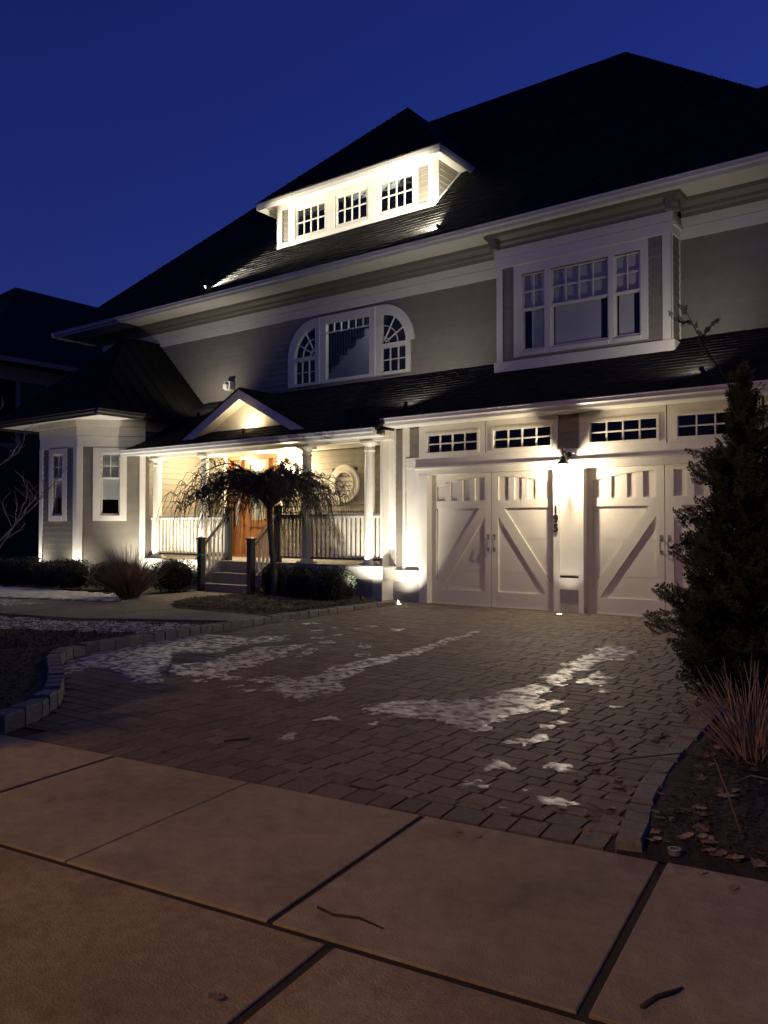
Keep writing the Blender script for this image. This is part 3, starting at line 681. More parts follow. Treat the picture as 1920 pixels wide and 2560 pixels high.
def garage_door(a0, a1):
    fr = FF(13.56); z0, z1 = .055, 2.575; w = a1 - a0; mid = (a0 + a1) / 2; sc = w / 2.68
    panel = MB().fbox(fr, a0, a1, -.07, -.056, z0, z1).build('garage_door', 'door', house)
    for za, zb in ((z0, .70), (.705, 1.33), (1.335, 1.985), (1.99, z1)): MB().fbox(fr, a0, a1, -.0555, .0, za, zb).build('door_section', 'door', panel, fix=False)
    B = .032
    def p(name, pts, b=B): MB().prism(fr, pts, .0, b).build(name, 'door', panel)
    def rect(x0, x1, za, zb): return [(x0, za), (x1, za), (x1, zb), (x0, zb)]
    for s in (-1, 1):
        out = mid + s * w / 2; inn = mid + s * .006
        X = lambda d: mid + s * d                                    # distance from centre
        hw_ = w / 2
        p('stile', rect(*sorted((X(.006), X(.145))), z0 + .02, z1)); p('stile', rect(*sorted((X(hw_ - .10), X(hw_))), z0 + .02, z1))
        a, b = sorted((X(.145), X(hw_ - .10)))
        p('rail', rect(a, b, z0 + .02, .34)); p('rail', rect(a, b, 1.91, 2.06))
        n = 8; top = lambda d: 2.50 - .17 * (d / hw_) ** 2
        arc = [(X(.145 + (hw_ - .245) * i / n), top(.145 + (hw_ - .245) * i / n)) for i in range(n + 1)]
        p('arched_rail', arc + [(X(hw_ - .10), z1), (X(.145), z1)])
        tot = hw_ - .245; sl = .115
        for k in range(1, 4):
            c = .145 + tot * k / 4; p('slat', [(X(c - sl / 2), 2.06), (X(c + sl / 2), 2.06), (X(c + sl / 2), top(c + sl / 2) + .01), (X(c - sl / 2), top(c - sl / 2) + .01)])
        # diagonal brace from low outer corner to high inner corner
        A = Vector((X(hw_ - .10), 0, .34)); Bv = Vector((X(.145), 0, 1.91)); dv = (Bv - A).normalized(); nv = Vector((dv.z, 0, -dv.x)) * .075
        pts = [(A.x, A.z), (A.x + (Bv.x - A.x) * .11, A.z), (Bv.x, Bv.z - (Bv.z - A.z) * .11), (Bv.x, Bv.z), (Bv.x - (Bv.x - A.x) * .11, Bv.z), (A.x, A.z + (Bv.z - A.z) * .11)]
        p('brace', pts, .031)
        hx = X(.065)
        h = MB(); h.tube([fr.p(hx, B, 1.36), fr.p(hx, B + .05, 1.34), fr.p(hx, B + .06, 1.25), fr.p(hx, B + .05, 1.16), fr.p(hx, B, 1.14)], [.012, .008, .009, .008, .012], 8)
        h.fbox(fr, hx - .022, hx + .022, B, B + .006, 1.32, 1.42); h.fbox(fr, hx - .022, hx + .022, B, B + .006, 1.10, 1.17); h.build('handle', 'steel', panel)
    MB().fbox(fr, a0, a1, -.03, .045, .045, .075).build('weather_strip', 'white', panel)
garage_door(*D1); garage_door(*D2)
for i, ch in enumerate('195'):                                       # house number, stacked
    cu = bpy.data.curves.new('house_number', 'FONT'); cu.body = ch; cu.size = .19; cu.extrude = .008; cu.offset = .004
    to = bpy.data.objects.new('tmp', cu); COL.objects.link(to); bpy.context.view_layer.update()
    me = bpy.data.meshes.new_from_object(to); bpy.data.objects.remove(to)
    me.materials.append(M['iron']); no = bpy.data.objects.new('house_number', me)
    link(no, house, (-6.215, GY - .062, 1.80 - i * .165)); no.rotation_euler = (R(90), 0, 0)
# soffit speaker disc
MB().lathe((-5.95, 13.2, 3.515), [(.10, .0), (.14, .006), (.14, .03)], 24).build('soffit_vent', 'white', house, smooth=False)

# --- porch
FP = FF(PY)
PX0, PX1 = -17.26, -9.88
clap('porch_wall', F2, PX0 + .03, PX1, .78, 3.42, [(-16.35, -14.52, .5, 3.44), (-12.72, -11.96, 2.2, 2.96)])
q = MB(); N = 40
for i in range(N):
    t0, t1 = 2 * math.pi * i / N, 2 * math.pi * (i + 1) / N
    for r0, r1_, b1 in ((.29, .44, .05), (.36, .46, .03), (.27, .31, .062)):
        q.prism(F2, [(-12.34 + r * math.cos(t), 2.58 + r * math.sin(t)) for r, t in ((r0, t0), (r1_, t0), (r1_, t1), (r0, t1))], -.02, b1)
rw = q.build('round_window', 'white', house)
MB().prism(F2, [(-12.34 + .46 * math.cos(2 * math.pi * i / 24), 2.58 + .46 * math.sin(2 * math.pi * i / 24)) for i in range(24)], -.05, -.03).build('shutter_backing', 'cornice', rw)
for k in range(5):
    z = 2.32 + k * .11; hwid = math.sqrt(max(.001, .29 ** 2 - (max(abs(z - 2.58), abs(z + .1 - 2.58))) ** 2)) if max(abs(z - 2.58), abs(z + .1 - 2.58)) < .285 else .1
    MB().hexa([F2.p(-12.34 - hwid, -.03, z), F2.p(-12.34 + hwid, -.03, z), F2.p(-12.34 + hwid, .02, z), F2.p(-12.34 - hwid, .02, z), F2.p(-12.34 - hwid, -.03, z + .1), F2.p(-12.34 + hwid, -.03, z + .1), F2.p(-12.34 + hwid, -.005, z + .1), F2.p(-12.34 - hwid, -.005, z + .1)]).build('slat', 'shade', rw)
# wing side wall inside porch
WS = Fr((-17.26, 0, 0), (0, 1, 0), (1, 0, 0))
clap('wing_wall', WS, 12.99, 15.0, .78, 4.0)
# front door with sidelights
dr = MB(); z0, z1 = .77, 3.44
for a0, a1, b0, b1, za, zb in ((-16.35, -16.22, -.05, .06, z0, z1), (-14.65, -14.52, -.05, .06, z0, z1), (-16.22, -14.65, -.05, .06, z1 - .12, z1), (-15.93, -15.86, -.1, .02, z0, z1 - .12), (-14.93, -14.87, -.1, .02, z0, z1 - .12), (-16.22, -14.65, -.1, .05, z0, z0 + .06)):
    dr.fbox(F2, a0, a1, b0, b1, za, zb)
fd = dr.build('front_door', 'wood', house)
q = MB(); a0, a1 = -15.86, -14.93; q.fbox(F2, a0, -15.62, -.12, -.06, .83, 3.32); q.fbox(F2, -15.06, a1, -.12, -.06, .83, 3.32); q.fbox(F2, -15.62, -15.06, -.12, -.06, 3.2, 3.32); q.fbox(F2, -15.62, -15.06, -.12, -.06, 1.56, 1.74); q.fbox(F2, -15.62, -15.06, -.12, -.06, .83, 1.02)
q.fbox(F2, -15.62, -15.06, -.12, -.085, 1.02, 1.56); q.fbox(F2, -15.57, -15.11, -.085, -.07, 1.08, 1.5); q.build('door_leaf', 'wood', fd)
MB().fbox(F2, -15.62, -15.06, -.105, -.095, 1.74, 3.2).build('door_glass', 'doorglass', fd)
for a0, a1 in ((-16.22, -15.93), (-14.87, -14.65)):
    q = MB(); ring(q, F2, a0, a1, .83, 3.32, .045, -.12, -.06); q.fbox(F2, a0 + .045, a1 - .045, -.12, -.065, .875, 1.6); q.build('sidelight_frame', 'wood', fd)
    MB().fbox(F2, a0 + .045, a1 - .045, -.1, -.09, 1.6, 3.275).build('sidelight_glass', 'doorglass', fd)
q = MB(); q.lathe((-14.99, 14.99, 1.72), [(.012, 0), (.03, .01), (.03, .04), (.012, .05)], 12); q.build('door_knob', 'iron', fd)
trim(F2, [(-14.52, -14.36, -.02, .04, .77, 3.42), (-16.5, -16.35, -.02, .04, .77, 3.42)], 'door_casing')
# deck, apron, foundation
DYF = 12.97; FDK = FF(DYF)
q = MB(); nb = 15; w = (15 - 12.94) / nb
deckroot = MB().box(-17.3, -9.70, DYF + .04, 15.0, .60, .742).build('porch_floor', 'fdn', house)
for i in range(nb): MB().box(-17.3, -9.66, 12.925 + i * w + .003, 12.925 + (i + 1) * w - .003, .743, .772).build('deck_board', 'deck', deckroot, fix=False)
trim(FDK, [(-17.3, -14.42, -.04, .0, .50, .742), (-12.79, -9.69, -.04, .0, .50, .742)], 'deck_apron')
MB().box(-9.73, -9.69, DYF + .001, GY - .02, .50, .742).build('deck_apron', 'white', house)
trim(FDK, [(-17.25, -9.985, -.3, -.045, -.1, .5)], 'porch_foundation', 'fdn')
MB().box(-9.98, -9.74, DYF + .03, GY, -.1, .5).build('porch_foundation', 'white', house)
# beam, ceiling
MB().box(-17.5, -9.78, PY - .14, PY + .14, 3.335, 3.44).build('porch_beam', 'white', house)
MB().box(-17.5, -9.78, PY - .10, PY + .10, 3.30, 3.334).build('porch_beam', 'white', house)
MB().box(-17.64, -9.62, 12.605, PY - .14, 3.355, 3.375).build('porch_soffit', 'white', house)
MB().box(-17.25, -9.85, PY + .14, 14.98, 3.425, 3.44).build('porch_ceiling', 'cream', house)
MB().box(-9.95, -9.72, PY - .12, GY + .0, 3.32, 3.5).build('porch_beam', 'white', house)
def column(x):
    c = (x, PY, 0); q = MB()
    q.box(x - .16, x + .16, PY - .16, PY + .16, .773, .81)
    q.lathe(c, [(.15, .81), (.15, .83), (.135, .85), (.12, .87), (.118, .9), (.116, 1.6), (.10, 3.08), (.10, 3.10), (.118, 3.105), (.118, 3.13), (.10, 3.135), (.102, 3.2), (.14, 3.25)], 28)
    q.box(x - .155, x + .155, PY - .155, PY + .155, 3.25, 3.299); o = q.build('column', 'white', house); 
    for p_ in o.data.polygons: p_.use_smooth = len(p_.vertices) == 4 and abs(p_.normal.z) < .6 and p_.area < .2 and True
    return o
for x in (-10.2, -11.93, -15.24, -17.03): column(x)
trim(FP, [(-17.5, -17.26, -.05, .18, .50, 3.34)], 'pilaster')
trim(FP, [(-9.9, -9.84, -.2, .05, .77, 3.32)], 'pilaster')
def railing(x0, x1):
    r = MB().box(x0, x1, PY - .045, PY + .045, 1.785, 1.83).build('handrail', 'rail', house)
    MB().box(x0, x1, PY - .03, PY + .03, 1.74, 1.784).build('top_rail', 'white', r); MB().box(x0, x1, PY - .03, PY + .03, .865, .91).build('bottom_rail', 'rail', r)
    n = max(1, round((x1 - x0) / .125)); s = (x1 - x0) / n
    for i in range(n):
        c = x0 + s * (i + .5); MB().box(c - .024, c + .024, PY - .022, PY + .022, .911, 1.739).build('baluster', 'white', r, fix=False)
railing(-17.26, -17.15); railing(-16.91, -15.36); railing(-15.12, -14.47); railing(-12.75, -12.05); railing(-11.81, -10.32); railing(-10.08, -9.9)
# steps
SX0, SX1 = -14.40, -12.80
steps = MB().box(SX0 + .02, SX1 - .02, 12.46, DYF - .002, .05, .25).build('steps', 'stair', house)
q = MB()
for i, (yf, zt) in enumerate(((12.42, .28), (12.69, .515))):
    MB().box(SX0, SX1, yf - .03, yf + .28, zt - .03, zt).build('tread', 'stair', steps); MB().box(SX0 + .02, SX1 - .02, yf, yf + .025, zt - .235, zt - .031).build('riser', 'stair', steps)
MB().box(SX0 + .02, SX1 - .02, 12.95, 12.972, .52, .742).build('riser', 'stair', steps)
for X in (SX0 + .0, SX1 - .0):
    for (yy, zb, zt) in ((12.38, .05, 1.28), (PY, .773, 2.0)):
        q = MB(); q.box(X - .065, X + .065, yy - .065, yy + .065, zb, zt); q.build('newel_post', 'darkwood', steps)
        q = MB(); q.box(X - .09, X + .09, yy - .09, yy + .09, zt, zt + .03); q.hexa([(X - .075, yy - .075, zt + .03), (X - .075, yy + .075, zt + .03), (X + .075, yy + .075, zt + .03), (X + .075, yy - .075, zt + .03), (X - .02, yy - .02, zt + .06), (X - .02, yy + .02, zt + .06), (X + .02, yy + .02, zt + .06), (X + .02, yy - .02, zt + .06)]); q.build('post_cap', 'darkwood', steps)
    MB().hexa([(X - .035, 12.44, 1.10), (X + .035, 12.44, 1.10), (X + .035, PY - .06, 1.78), (X - .035, PY - .06, 1.78), (X - .035, 12.44, 1.15), (X + .035, 12.44, 1.15), (X + .035, PY - .06, 1.84), (X - .035, PY - .06, 1.84)]).build('handrail', 'rail', steps)
    MB().hexa([(X - .03, 12.44, .40), (X + .03, 12.44, .40), (X + .03, PY - .06, .86), (X - .03, PY - .06, .86), (X - .03, 12.44, .45), (X + .03, 12.44, .45), (X + .03, PY - .06, .92), (X - .03, PY - .06, .92)]).build('bottom_rail', 'rail', steps)
    for k in range(5):
        yy = 12.5 + k * .125; f_ = (yy - 12.44) / (PY - .06 - 12.44); MB().box(X - .022, X + .022, yy - .022, yy + .022, .44 + f_ * .46, 1.11 + f_ * .68).build('baluster', 'white', steps, fix=False)
# --- projecting left wing (chamfered bay)
A0, A1, Bc = Vector((-20.08, 11.82, 0)), Vector((-18.42, 11.82, 0)), Vector((-17.26, 12.98, 0))
FA = Fr(A0, (1, 0, 0), (0, -1, 0)); LA = 1.66
FBB = Fr(A1, (1, 1, 0), (1, -1, 0)); LB = (Bc - A1).length
FC = Fr((-21.24, 12.98, 0), (1, -1, 0), (-1, -1, 0)); LC = LB
# glass positions along each face
clap('wing_wall', FA, .0, LA, .1, 3.6, [(.64, 1.0, 1.9, 3.38)]); clap('wing_wall', FBB, .0, LB, .1, 3.6, [(.58, 1.02, 1.9, 3.38)]); clap('wing_wall', FC, 0, LC, .1, 3.6)
clap('wing_wall', WS, 12.99, 13.1, .1, .8)
MB().box(-21.26, -21.2, 13.0, 15, .1, 4.2).build('side_wall', 'siding', house)
for fr, L in ((FA, LA), (FBB, LB), (FC, LC)):
    trim(fr, [(-.01, L + .01, -.05, .03, 3.58, 3.845), (-.015, L + .015, -.05, .045, 3.855, 4.1), (-.03, L + .03, -.05, .075, 4.1, 4.25)], 'frieze')
trim(Fr((-17.26, 12.98, 0), (0, 1, 0), (1, 0, 0)), [(0, 2.0, -.05, .03, 4.0, 4.25)], 'frieze')
trim(FA, [(-.02, .13, -.05, .035, .1, 3.58), (LA - .14, LA + .014, -.05, .035, .1, 3.58)], 'corner_board')
trim(FBB, [(-.014, .13, -.05, .034, .1, 3.58), (LB - .12, LB + .02, -.05, .034, .1, 3.58)], 'corner_board')
sash_window(FA, [(.64, 1.0, 2, 2)], (.42, 1.22, 1.71, 3.56), 3.38, 2.81, 1.9, shades=[(.60, 1.04, 2.3, 3.4)])
sash_window(FBB, [(.60, 1.0, 2, 2)], (.38, 1.2, 1.71, 3.56), 3.38, 2.81, 1.9, shades=[(.56, 1.04, 2.25, 3.4)])
MB().box(-21.1, -17.4, 14.0, 14.05, .1, 4.2).build('wing_back_wall', 'indark', house)
wx0, wx1, wy0, wz = -21.72, -16.78, 11.34, 4.34
MB().box(wx0 + .03, wx1 - .03, wy0 + .03, 15, 4.252, 4.27).build('wing_soffit', 'white', house)
eave((wx0, wy0, 0), (wx1, wy0, 0), (0, -1, 0), wz, 'bronze'); eave((wx1, wy0 - .13, 0), (wx1, 14.6, 0), (1, 0, 0), wz - .001, 'bronze'); eave((wx0, wy0 - .13, 0), (wx0, 15, 0), (-1, 0, 0), wz - .001, 'bronze')
h_ = (wx1 - wx0) / 2; ax = (wx0 + wx1) / 2; ay = wy0 + h_; az = wz + h_
def seam_roof(poly, ed):
    rf, (O, e, up, n) = roof_plane('wing_roof', poly, ed, 'metalroof', shingle=False)
    L2 = [((Vector(p) - O).dot(e), (Vector(p) - O).dot(up)) for p in poly]
    a = min(p[0] for p in L2) + .2; amax = max(p[0] for p in L2)
    while a < amax:
        st_ = clip_poly(clip_poly(L2, lambda p: p[0] - a), lambda p: a + .02 - p[0])
        if len(st_) >= 3:
            lo, hi = min(p[1] for p in st_), max(p[1] for p in st_)
            if hi - lo > .2: MB().hexa([O + e * a + up * lo, O + e * (a + .02) + up * lo, O + e * (a + .02) + up * hi, O + e * a + up * hi, O + e * a + up * lo + n * .018, O + e * (a + .02) + up * lo + n * .018, O + e * (a + .02) + up * hi + n * .018, O + e * a + up * hi + n * .018]).build('seam', 'metalroof', rf)
        a += .42
seam_roof([(wx0, wy0, wz), (wx1, wy0, wz), (ax, ay, az)], (1, 0, 0)); seam_roof([(wx1, wy0, wz), (wx1, 15, wz), (ax, 15, az), (ax, ay, az)], (0, 1, 0)); seam_roof([(wx0, 15, wz), (wx0, wy0, wz), (ax, ay, az), (ax, 15, az)], (0, 1, 0))
q = MB(); q.tube([(wx1, wy0, wz + .02), (ax, ay, az + .02), (ax, 15, az + .02)], .03, 6); q.build('ridge_cap', 'metalroof', house)
# vent box on the upper wall
q = MB(); q.fbox(F2, -16.36, -16.14, .02, .17, 5.2, 5.42); q.fbox(F2, -16.34, -16.2, .02, .24, 5.22, 5.34); tag(q.build('vent_hood', 'white', house))

# ------------------------------------------------------------------ neighbour house
nb_ = thing('neighbour_house', 'dark unlit neighbouring house with hipped roof and pale window trim behind the wing', 'house', (-33, 20, 0))
def nbp(name, m, *boxes):
    q = MB()
    for b in boxes: q.box(*b)
    return q.build(name, m, nb_)
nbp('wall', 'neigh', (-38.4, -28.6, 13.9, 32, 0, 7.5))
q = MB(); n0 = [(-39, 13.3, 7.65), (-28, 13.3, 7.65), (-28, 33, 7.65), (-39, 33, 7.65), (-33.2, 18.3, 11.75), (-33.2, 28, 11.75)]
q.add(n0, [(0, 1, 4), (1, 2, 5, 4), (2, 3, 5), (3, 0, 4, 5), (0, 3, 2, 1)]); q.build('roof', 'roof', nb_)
nbp('gutter', 'neight', (-28.02, -27.9, 13.3, 33, 7.45, 7.62)); nbp('frieze', 'neight', (-28.6, -28.56, 13.9, 32, 6.9, 7.4))
for y0 in (14.3, 17.0, 20):
    w = nbp('window', 'neight', (-28.6, -28.54, y0, y0 + .16, 4.6, 6.9), (-28.6, -28.54, y0 + 1.5, y0 + 1.66, 4.6, 6.9), (-28.6, -28.54, y0, y0 + 1.66, 4.45, 4.6))
    MB().box(-28.6, -28.58, y0 + .16, y0 + 1.5, 4.6, 6.9).build('pane', mat('neighbour_pane%d' % y0, (.02, .02, .025), .1), w)

# ------------------------------------------------------------------ lamps
# wall lantern on the pier
wl_ = thing('wall_lantern', 'lit scrolled metal lantern on the pier between the garage doors', 'lantern', (-5.93, GY, 2.8))
q = MB(); q.lathe((0, 0, 0), [(.001, 0), (.055, .0), (.06, .015), (.03, .03)], 16); q.v = [(-5.93 + a, GY - .005 - c, 2.82 + b) for a, b, c in q.v]; q.build('wall_plate', 'iron', wl_)
arm = [(-5.93, GY - .02, 2.80), (-5.93, GY - .08, 2.77), (-5.93, GY - .15, 2.79), (-5.93, GY - .19, 2.86), (-5.93, GY - .22, 2.91), (-5.93, GY - .27, 2.92), (-5.93, GY - .30, 2.88), (-5.93, GY - .28, 2.84), (-5.93, GY - .26, 2.86)]
MB().tube(arm, [.014, .013, .013, .013, .013, .013, .012, .01, .008], 8).build('scroll_arm', 'iron', wl_, smooth=True)
lc = (-5.93, GY - .27, 0)
q = MB(); q.lathe(lc, [(.012, 2.88), (.02, 2.84), (.012, 2.80), (.03, 2.77), (.05, 2.72), (.10, 2.66), (.105, 2.64), (.09, 2.64)], 16); q.build('hood', 'iron', wl_, smooth=True)
q = MB(); q.lathe(lc, [(.02, 2.42), (.06, 2.50), (.085, 2.62)], 16); q.build('lantern_glass', mat('seeded_glass', (1, 1, 1), .2), wl_)
gm = bpy.data.objects[q and 'lantern_glass'].data.materials[0]; gm.node_tree.nodes['Principled BSDF'].inputs['Alpha'].default_value = .15
q = MB(); q.lathe(lc, [(.006, 2.36), (.012, 2.385), (.008, 2.40), (.022, 2.415), (.02, 2.42)], 12); q.build('finial', 'iron', wl_, smooth=True)
for k in range(4):
    a = math.pi / 4 + k * math.pi / 2; MB().tube([(lc[0] + .022 * math.cos(a), lc[1] + .022 * math.sin(a), 2.42), (lc[0] + .087 * math.cos(a), lc[1] + .087 * math.sin(a), 2.64)], .005, 5).build('cage_bar', 'iron', wl_)
q = MB(); q.lathe(lc, [(.008, 2.46), (.022, 2.49), (.026, 2.53), (.015, 2.58), (.012, 2.62)], 12); q.build('light_bulb', 'bulb', wl_, smooth=True)
lamp('POINT', (lc[0], lc[1] - .03, 2.50), 380, WARMW, wl_, radius=.035)
def ground_light(x, y, aim, power, label, cone=60, blend=.6, z=None, col=NEUT, vis=True):
    z = gz(x, y) if z is None else z
    t = thing('ground_uplight', label, 'light', (x, y, z), 'recessed ground uplights')
    MB().lathe((x, y, z), [(.055, -.03), (.055, .008), (.042, .012)], 16).build('housing', 'steel', t)
    MB().lathe((x, y, z + .0125), [(.040, 0), (.036, .004), (.01, .007)], 16).build('lens', 'disc', t)
    lamp('SPOT', (x, y, z + .03), power, col, t, aim, .012, cone, blend); return t
ground_light(-9.18, 12.80, (-9.66, 13.42, 1.6), 135, 'round ground uplight set in the pavers by the porch corner', 108, 1)
ground_light(-5.93, 12.95, (-5.93, 13.5, 2.2), 22, 'round ground uplight set in the pavers before the garage pier', 70, .8)
def bullet(x, y, z, aim, power, label, cone=70, col=NEUT, blend=.6, group='bullet spotlights', name='spotlight', scale=1, stake=.12):
    t = thing(name, label, 'light', (x, y, z), group)
    p = Vector((x, y, z + stake)); d_ = (Vector(aim) - p).normalized(); k = scale
    MB().tube([(x, y, z - .02), (x, y, z + stake)], .01, 6).build('stake', 'black', t)
    MB().tube([p - d_ * .05 * k, p - d_ * .045 * k, p + d_ * .05 * k, p + d_ * .052 * k], [.02 * k, .035 * k, .042 * k, .034 * k], 12).build('housing', 'black', t, smooth=False)
    MB().tube([p + d_ * .045 * k, p + d_ * .053 * k], .034 * k, 12).build('lens', 'disc', t)
    lamp('SPOT', tuple(p + d_ * .07 * k), power, col, t, aim, .025, cone, blend); return t
bullet(-16.66, 14.36, 7.76, (-13.4, 15.5, 9.4), 1700, 'small spotlight on the roof slope beyond the dormer, beside the hip', 56, (1, .92, .74), .8)
bullet(-9.27, 14.36, 7.76, (-11.6, 15.5, 9.3), 1300, 'small spotlight above the gutter aimed up at the dormer', 92, (1, .92, .74), .8)
bullet(-13.42, 12.74, 3.58, (-13.62, 13.1, 4.3), 46, 'little hooked spotlight inside the porch gable', 180, WARM, 1)
bullet(-9.29, 13.18, 3.86, (-10.2, 15.0, 6.8), 100, 'small dark floodlight on the lower roof beside the porch corner', 150, NEUT, 1)
bullet(-3.63, 13.25, 3.90, (-5.2, 14.7, 6.2), 66, 'small dark floodlight on the lower roof above the conifer', 150, NEUT, 1)
bullet(-16.3, 13.9, 4.32, (-17.4, 14.7, 7.2), 100, 'small dark floodlight on the porch roof beside the seamed wing roof', 150, NEUT, 1)
# porch: post uplights, ceiling downlights, door sconce
for lx, x, pw, lab in ((-16.85, -17.03, 330, 'bullet uplight under the porch column nearest the wing'), (-15.55, -15.24, 420, 'bullet uplight before the porch column left of the steps'), (-9.62, -10.2, 330, 'bullet uplight before the porch column at the garage corner')):
    bullet(lx, 12.2, .10, (x, 13.15, 2.6), pw, lab, 110, NEUT, 1, 'porch column uplights', 'column_uplight', .8, .1)
for x, pw, lab in ((-16.3, 125, 'round recessed downlight in the porch ceiling left of the door'), (-14.4, 70, 'round recessed downlight in the porch ceiling above the steps')):
    t = thing('ceiling_downlight', lab, 'light', (x, 14.2, 3.40), 'porch ceiling downlights')
    MB().lathe((x, 14.2, 3.405), [(.08, 0), (.08, .019)], 20).build('bezel', 'white', t); MB().lathe((x, 14.2, 3.401), [(.05, 0), (.05, .003)], 16).build('lens', 'bulb', t)
    lamp('POINT', (x, 14.2, 3.33), pw, WARM, t, radius=.04)
ps = thing('wall_sconce', 'bright wall sconce beside the wooden front door', 'lantern', (-13.9, WY, 3.0))
MB().fbox(F2, -13.95, -13.85, .02, .035, 2.9, 3.15).build('wall_plate', 'iron', ps); MB().tube([(-13.9, WY - .03, 3.08), (-13.9, WY - .12, 3.12), (-13.9, WY - .14, 3.05)], .01, 6).build('arm', 'iron', ps)
MB().lathe((-13.9, WY - .14, 2.85), [(.035, 0), (.055, .02), (.06, .16), (.03, .2), (.01, .22)], 14).build('globe', 'bulb', ps, smooth=True)
lamp('POINT', (-13.9, WY - .27, 2.98), 190, WARM, ps, radius=.04)
# wing corner uplights
for x, y, ax_, lab in ((-18.32, 11.50, -18.42, 'bullet uplight at the near chamfer corner of the wing'), (-20.12, 11.50, -20.03, 'bullet uplight at the far corner of the wing')):
    bullet(x, y, .09, (ax_, 11.84, 2.9), 115, lab, 140, NEUT, .9, 'wing corner uplights', 'corner_uplight', .8, .08)
# street lamp behind the camera
sl = thing('street_lamp', 'tall steel street lamp across the street', 'street lamp', (-4.6, -9.2, -.1))
MB().tube([(-4.6, -9.2, -.1), (-4.6, -9.2, 3), (-4.6, -9.2, 7.3), (-4.6, -9.0, 7.6), (-4.6, -8.2, 7.75)], [.10, .08, .06, .045, .04], 10).build('pole', 'steel', sl, smooth=True)
MB().box(-4.75, -4.45, -8.5, -7.8, 7.62, 7.78).build('lamp_head', 'steel', sl, bevel=.03); MB().box(-4.7, -4.5, -8.4, -7.95, 7.60, 7.618).build('lens', 'sod', sl)
lamp('SPOT', (-4.6, -8.15, 7.55), 3000, SODIUM, sl, (-3.6, .2, 0), .12, 92, 1)


# ------------------------------------------------------------------ plants
rnd = random.Random(11)
def weeping_tree():
    bx, by, bz = -11.68, 11.9, .09
    t = thing('weeping_tree', 'small leafless weeping tree with umbrella crown before the porch steps', 'tree', (bx, by, bz))
    tr = MB(); pts = []; rad = []
    for i in range(16):
        k = i / 15; pts.append((bx + .05 * math.sin(k * 5) - .06 * k, by + .03 * math.sin(k * 7 + 1), bz - .05 + k * 2.2)); rad.append((.085 if i == 0 else .062 - .012 * k) * (1 + .08 * math.sin(i * 2.1)))
    tr.tube(pts, rad, 12); tr.build('trunk', 'bark', t, smooth=True)
    top = Vector(pts[-1]); cr = MB(); lf = MB()
    right = Vector((math.cos(AZ), math.sin(AZ), 0))
    def bud(p, s):
        a = Vector((rnd.uniform(-1, 1), rnd.uniform(-1, 1), rnd.uniform(-1, 1))).normalized(); b = a.orthogonal().normalized()
        lf.add([p - a * s, p + b * s * .5, p + a * s, p - b * s * .5], [(0, 1, 2, 3)])
    def wig(n): return [Vector((rnd.uniform(-1, 1), rnd.uniform(-1, 1), rnd.uniform(-1, 1))) for _ in range(n)]
    def arc(p, dv, reach, rise, drop, rad, n=9, jit=.03, pk=.5):
        P = []; off = Vector()
        for k in range(n):
            u = k / (n - 1); z = rise * math.sin(min(1, u / pk) * math.pi / 2) if u < pk else rise - drop * ((u - pk) / (1 - pk)) ** 1.7
            if k: off = off + wig(1)[0] * jit
            P.append(p + dv * reach * u + off + Vector((0, 0, z)))
        cr.tube(P, [rad * (1 - .8 * k / (n - 1)) + .002 for k in range(n)], 4, False); return P
    def leafy(P, c, s0=.008, s1=.018, sp=.03):
        for p in P:
            for _ in range(c): bud(p + wig(1)[0] * sp, rnd.uniform(s0, s1))
    for i in range(74):
        ph = i / 74 * 2 * math.pi + rnd.uniform(-.2, .2); dv = Vector((math.cos(ph), math.sin(ph), 0))
        mr = 1.48 + .42 * max(0, -dv.dot(right)) + .40 * max(0, dv.dot(right))
        if dv.y > 0: mr *= 1 - .25 * dv.y
        reach = mr * rnd.uniform(.5, 1.0)
        P = arc(top + Vector((rnd.uniform(-.08, .08), rnd.uniform(-.08, .08), rnd.uniform(-.3, .05))), dv, reach, rnd.uniform(.2, .66) * (1.25 - .45 * reach / mr), rnd.uniform(.22, .62), .020, 11, .028, .5)
        leafy(P[3:], 3, sp=.05)
        for k in range(2, 11):
            for _ in range(3):
                a2 = ph + rnd.uniform(-1.1, 1.1); d2 = Vector((math.cos(a2), math.sin(a2), 0)); far = k / 10
                Q = arc(P[k], d2, rnd.uniform(.12, .46) * (1 - .2 * far), rnd.uniform(-.02, .13), rnd.uniform(.04, .22) + (rnd.uniform(.15, .6) if far > .6 and rnd.random() < .75 else 0), .0055, 7, .016, .35)
                leafy(Q[1:], 2 if far < .8 else 1)
    for ph, L in ((-2.6, .9), (2.9, .8), (-2.2, .6), (1.2, .5)):          # stray upright shoots
        dv = Vector((math.cos(ph), math.sin(ph), 0)); P = [top + dv * (.3 + L * k / 6) + Vector((0, 0, .3 + .25 * k / 6 + .02 * math.sin(k * 2))) for k in range(7)]
        cr.tube(P, [.007, .006, .005, .005, .004, .004, .003], 4, False)
        for p in P:
            for _ in range(5): bud(p + Vector((rnd.uniform(-.03, .03), rnd.uniform(-.03, .03), rnd.uniform(-.03, .03))), .02)
    c = cr.build('crown', 'twig', t, fix=False); lf.build('withered_leaves', 'dryleaf', c, fix=False)
weeping_tree()
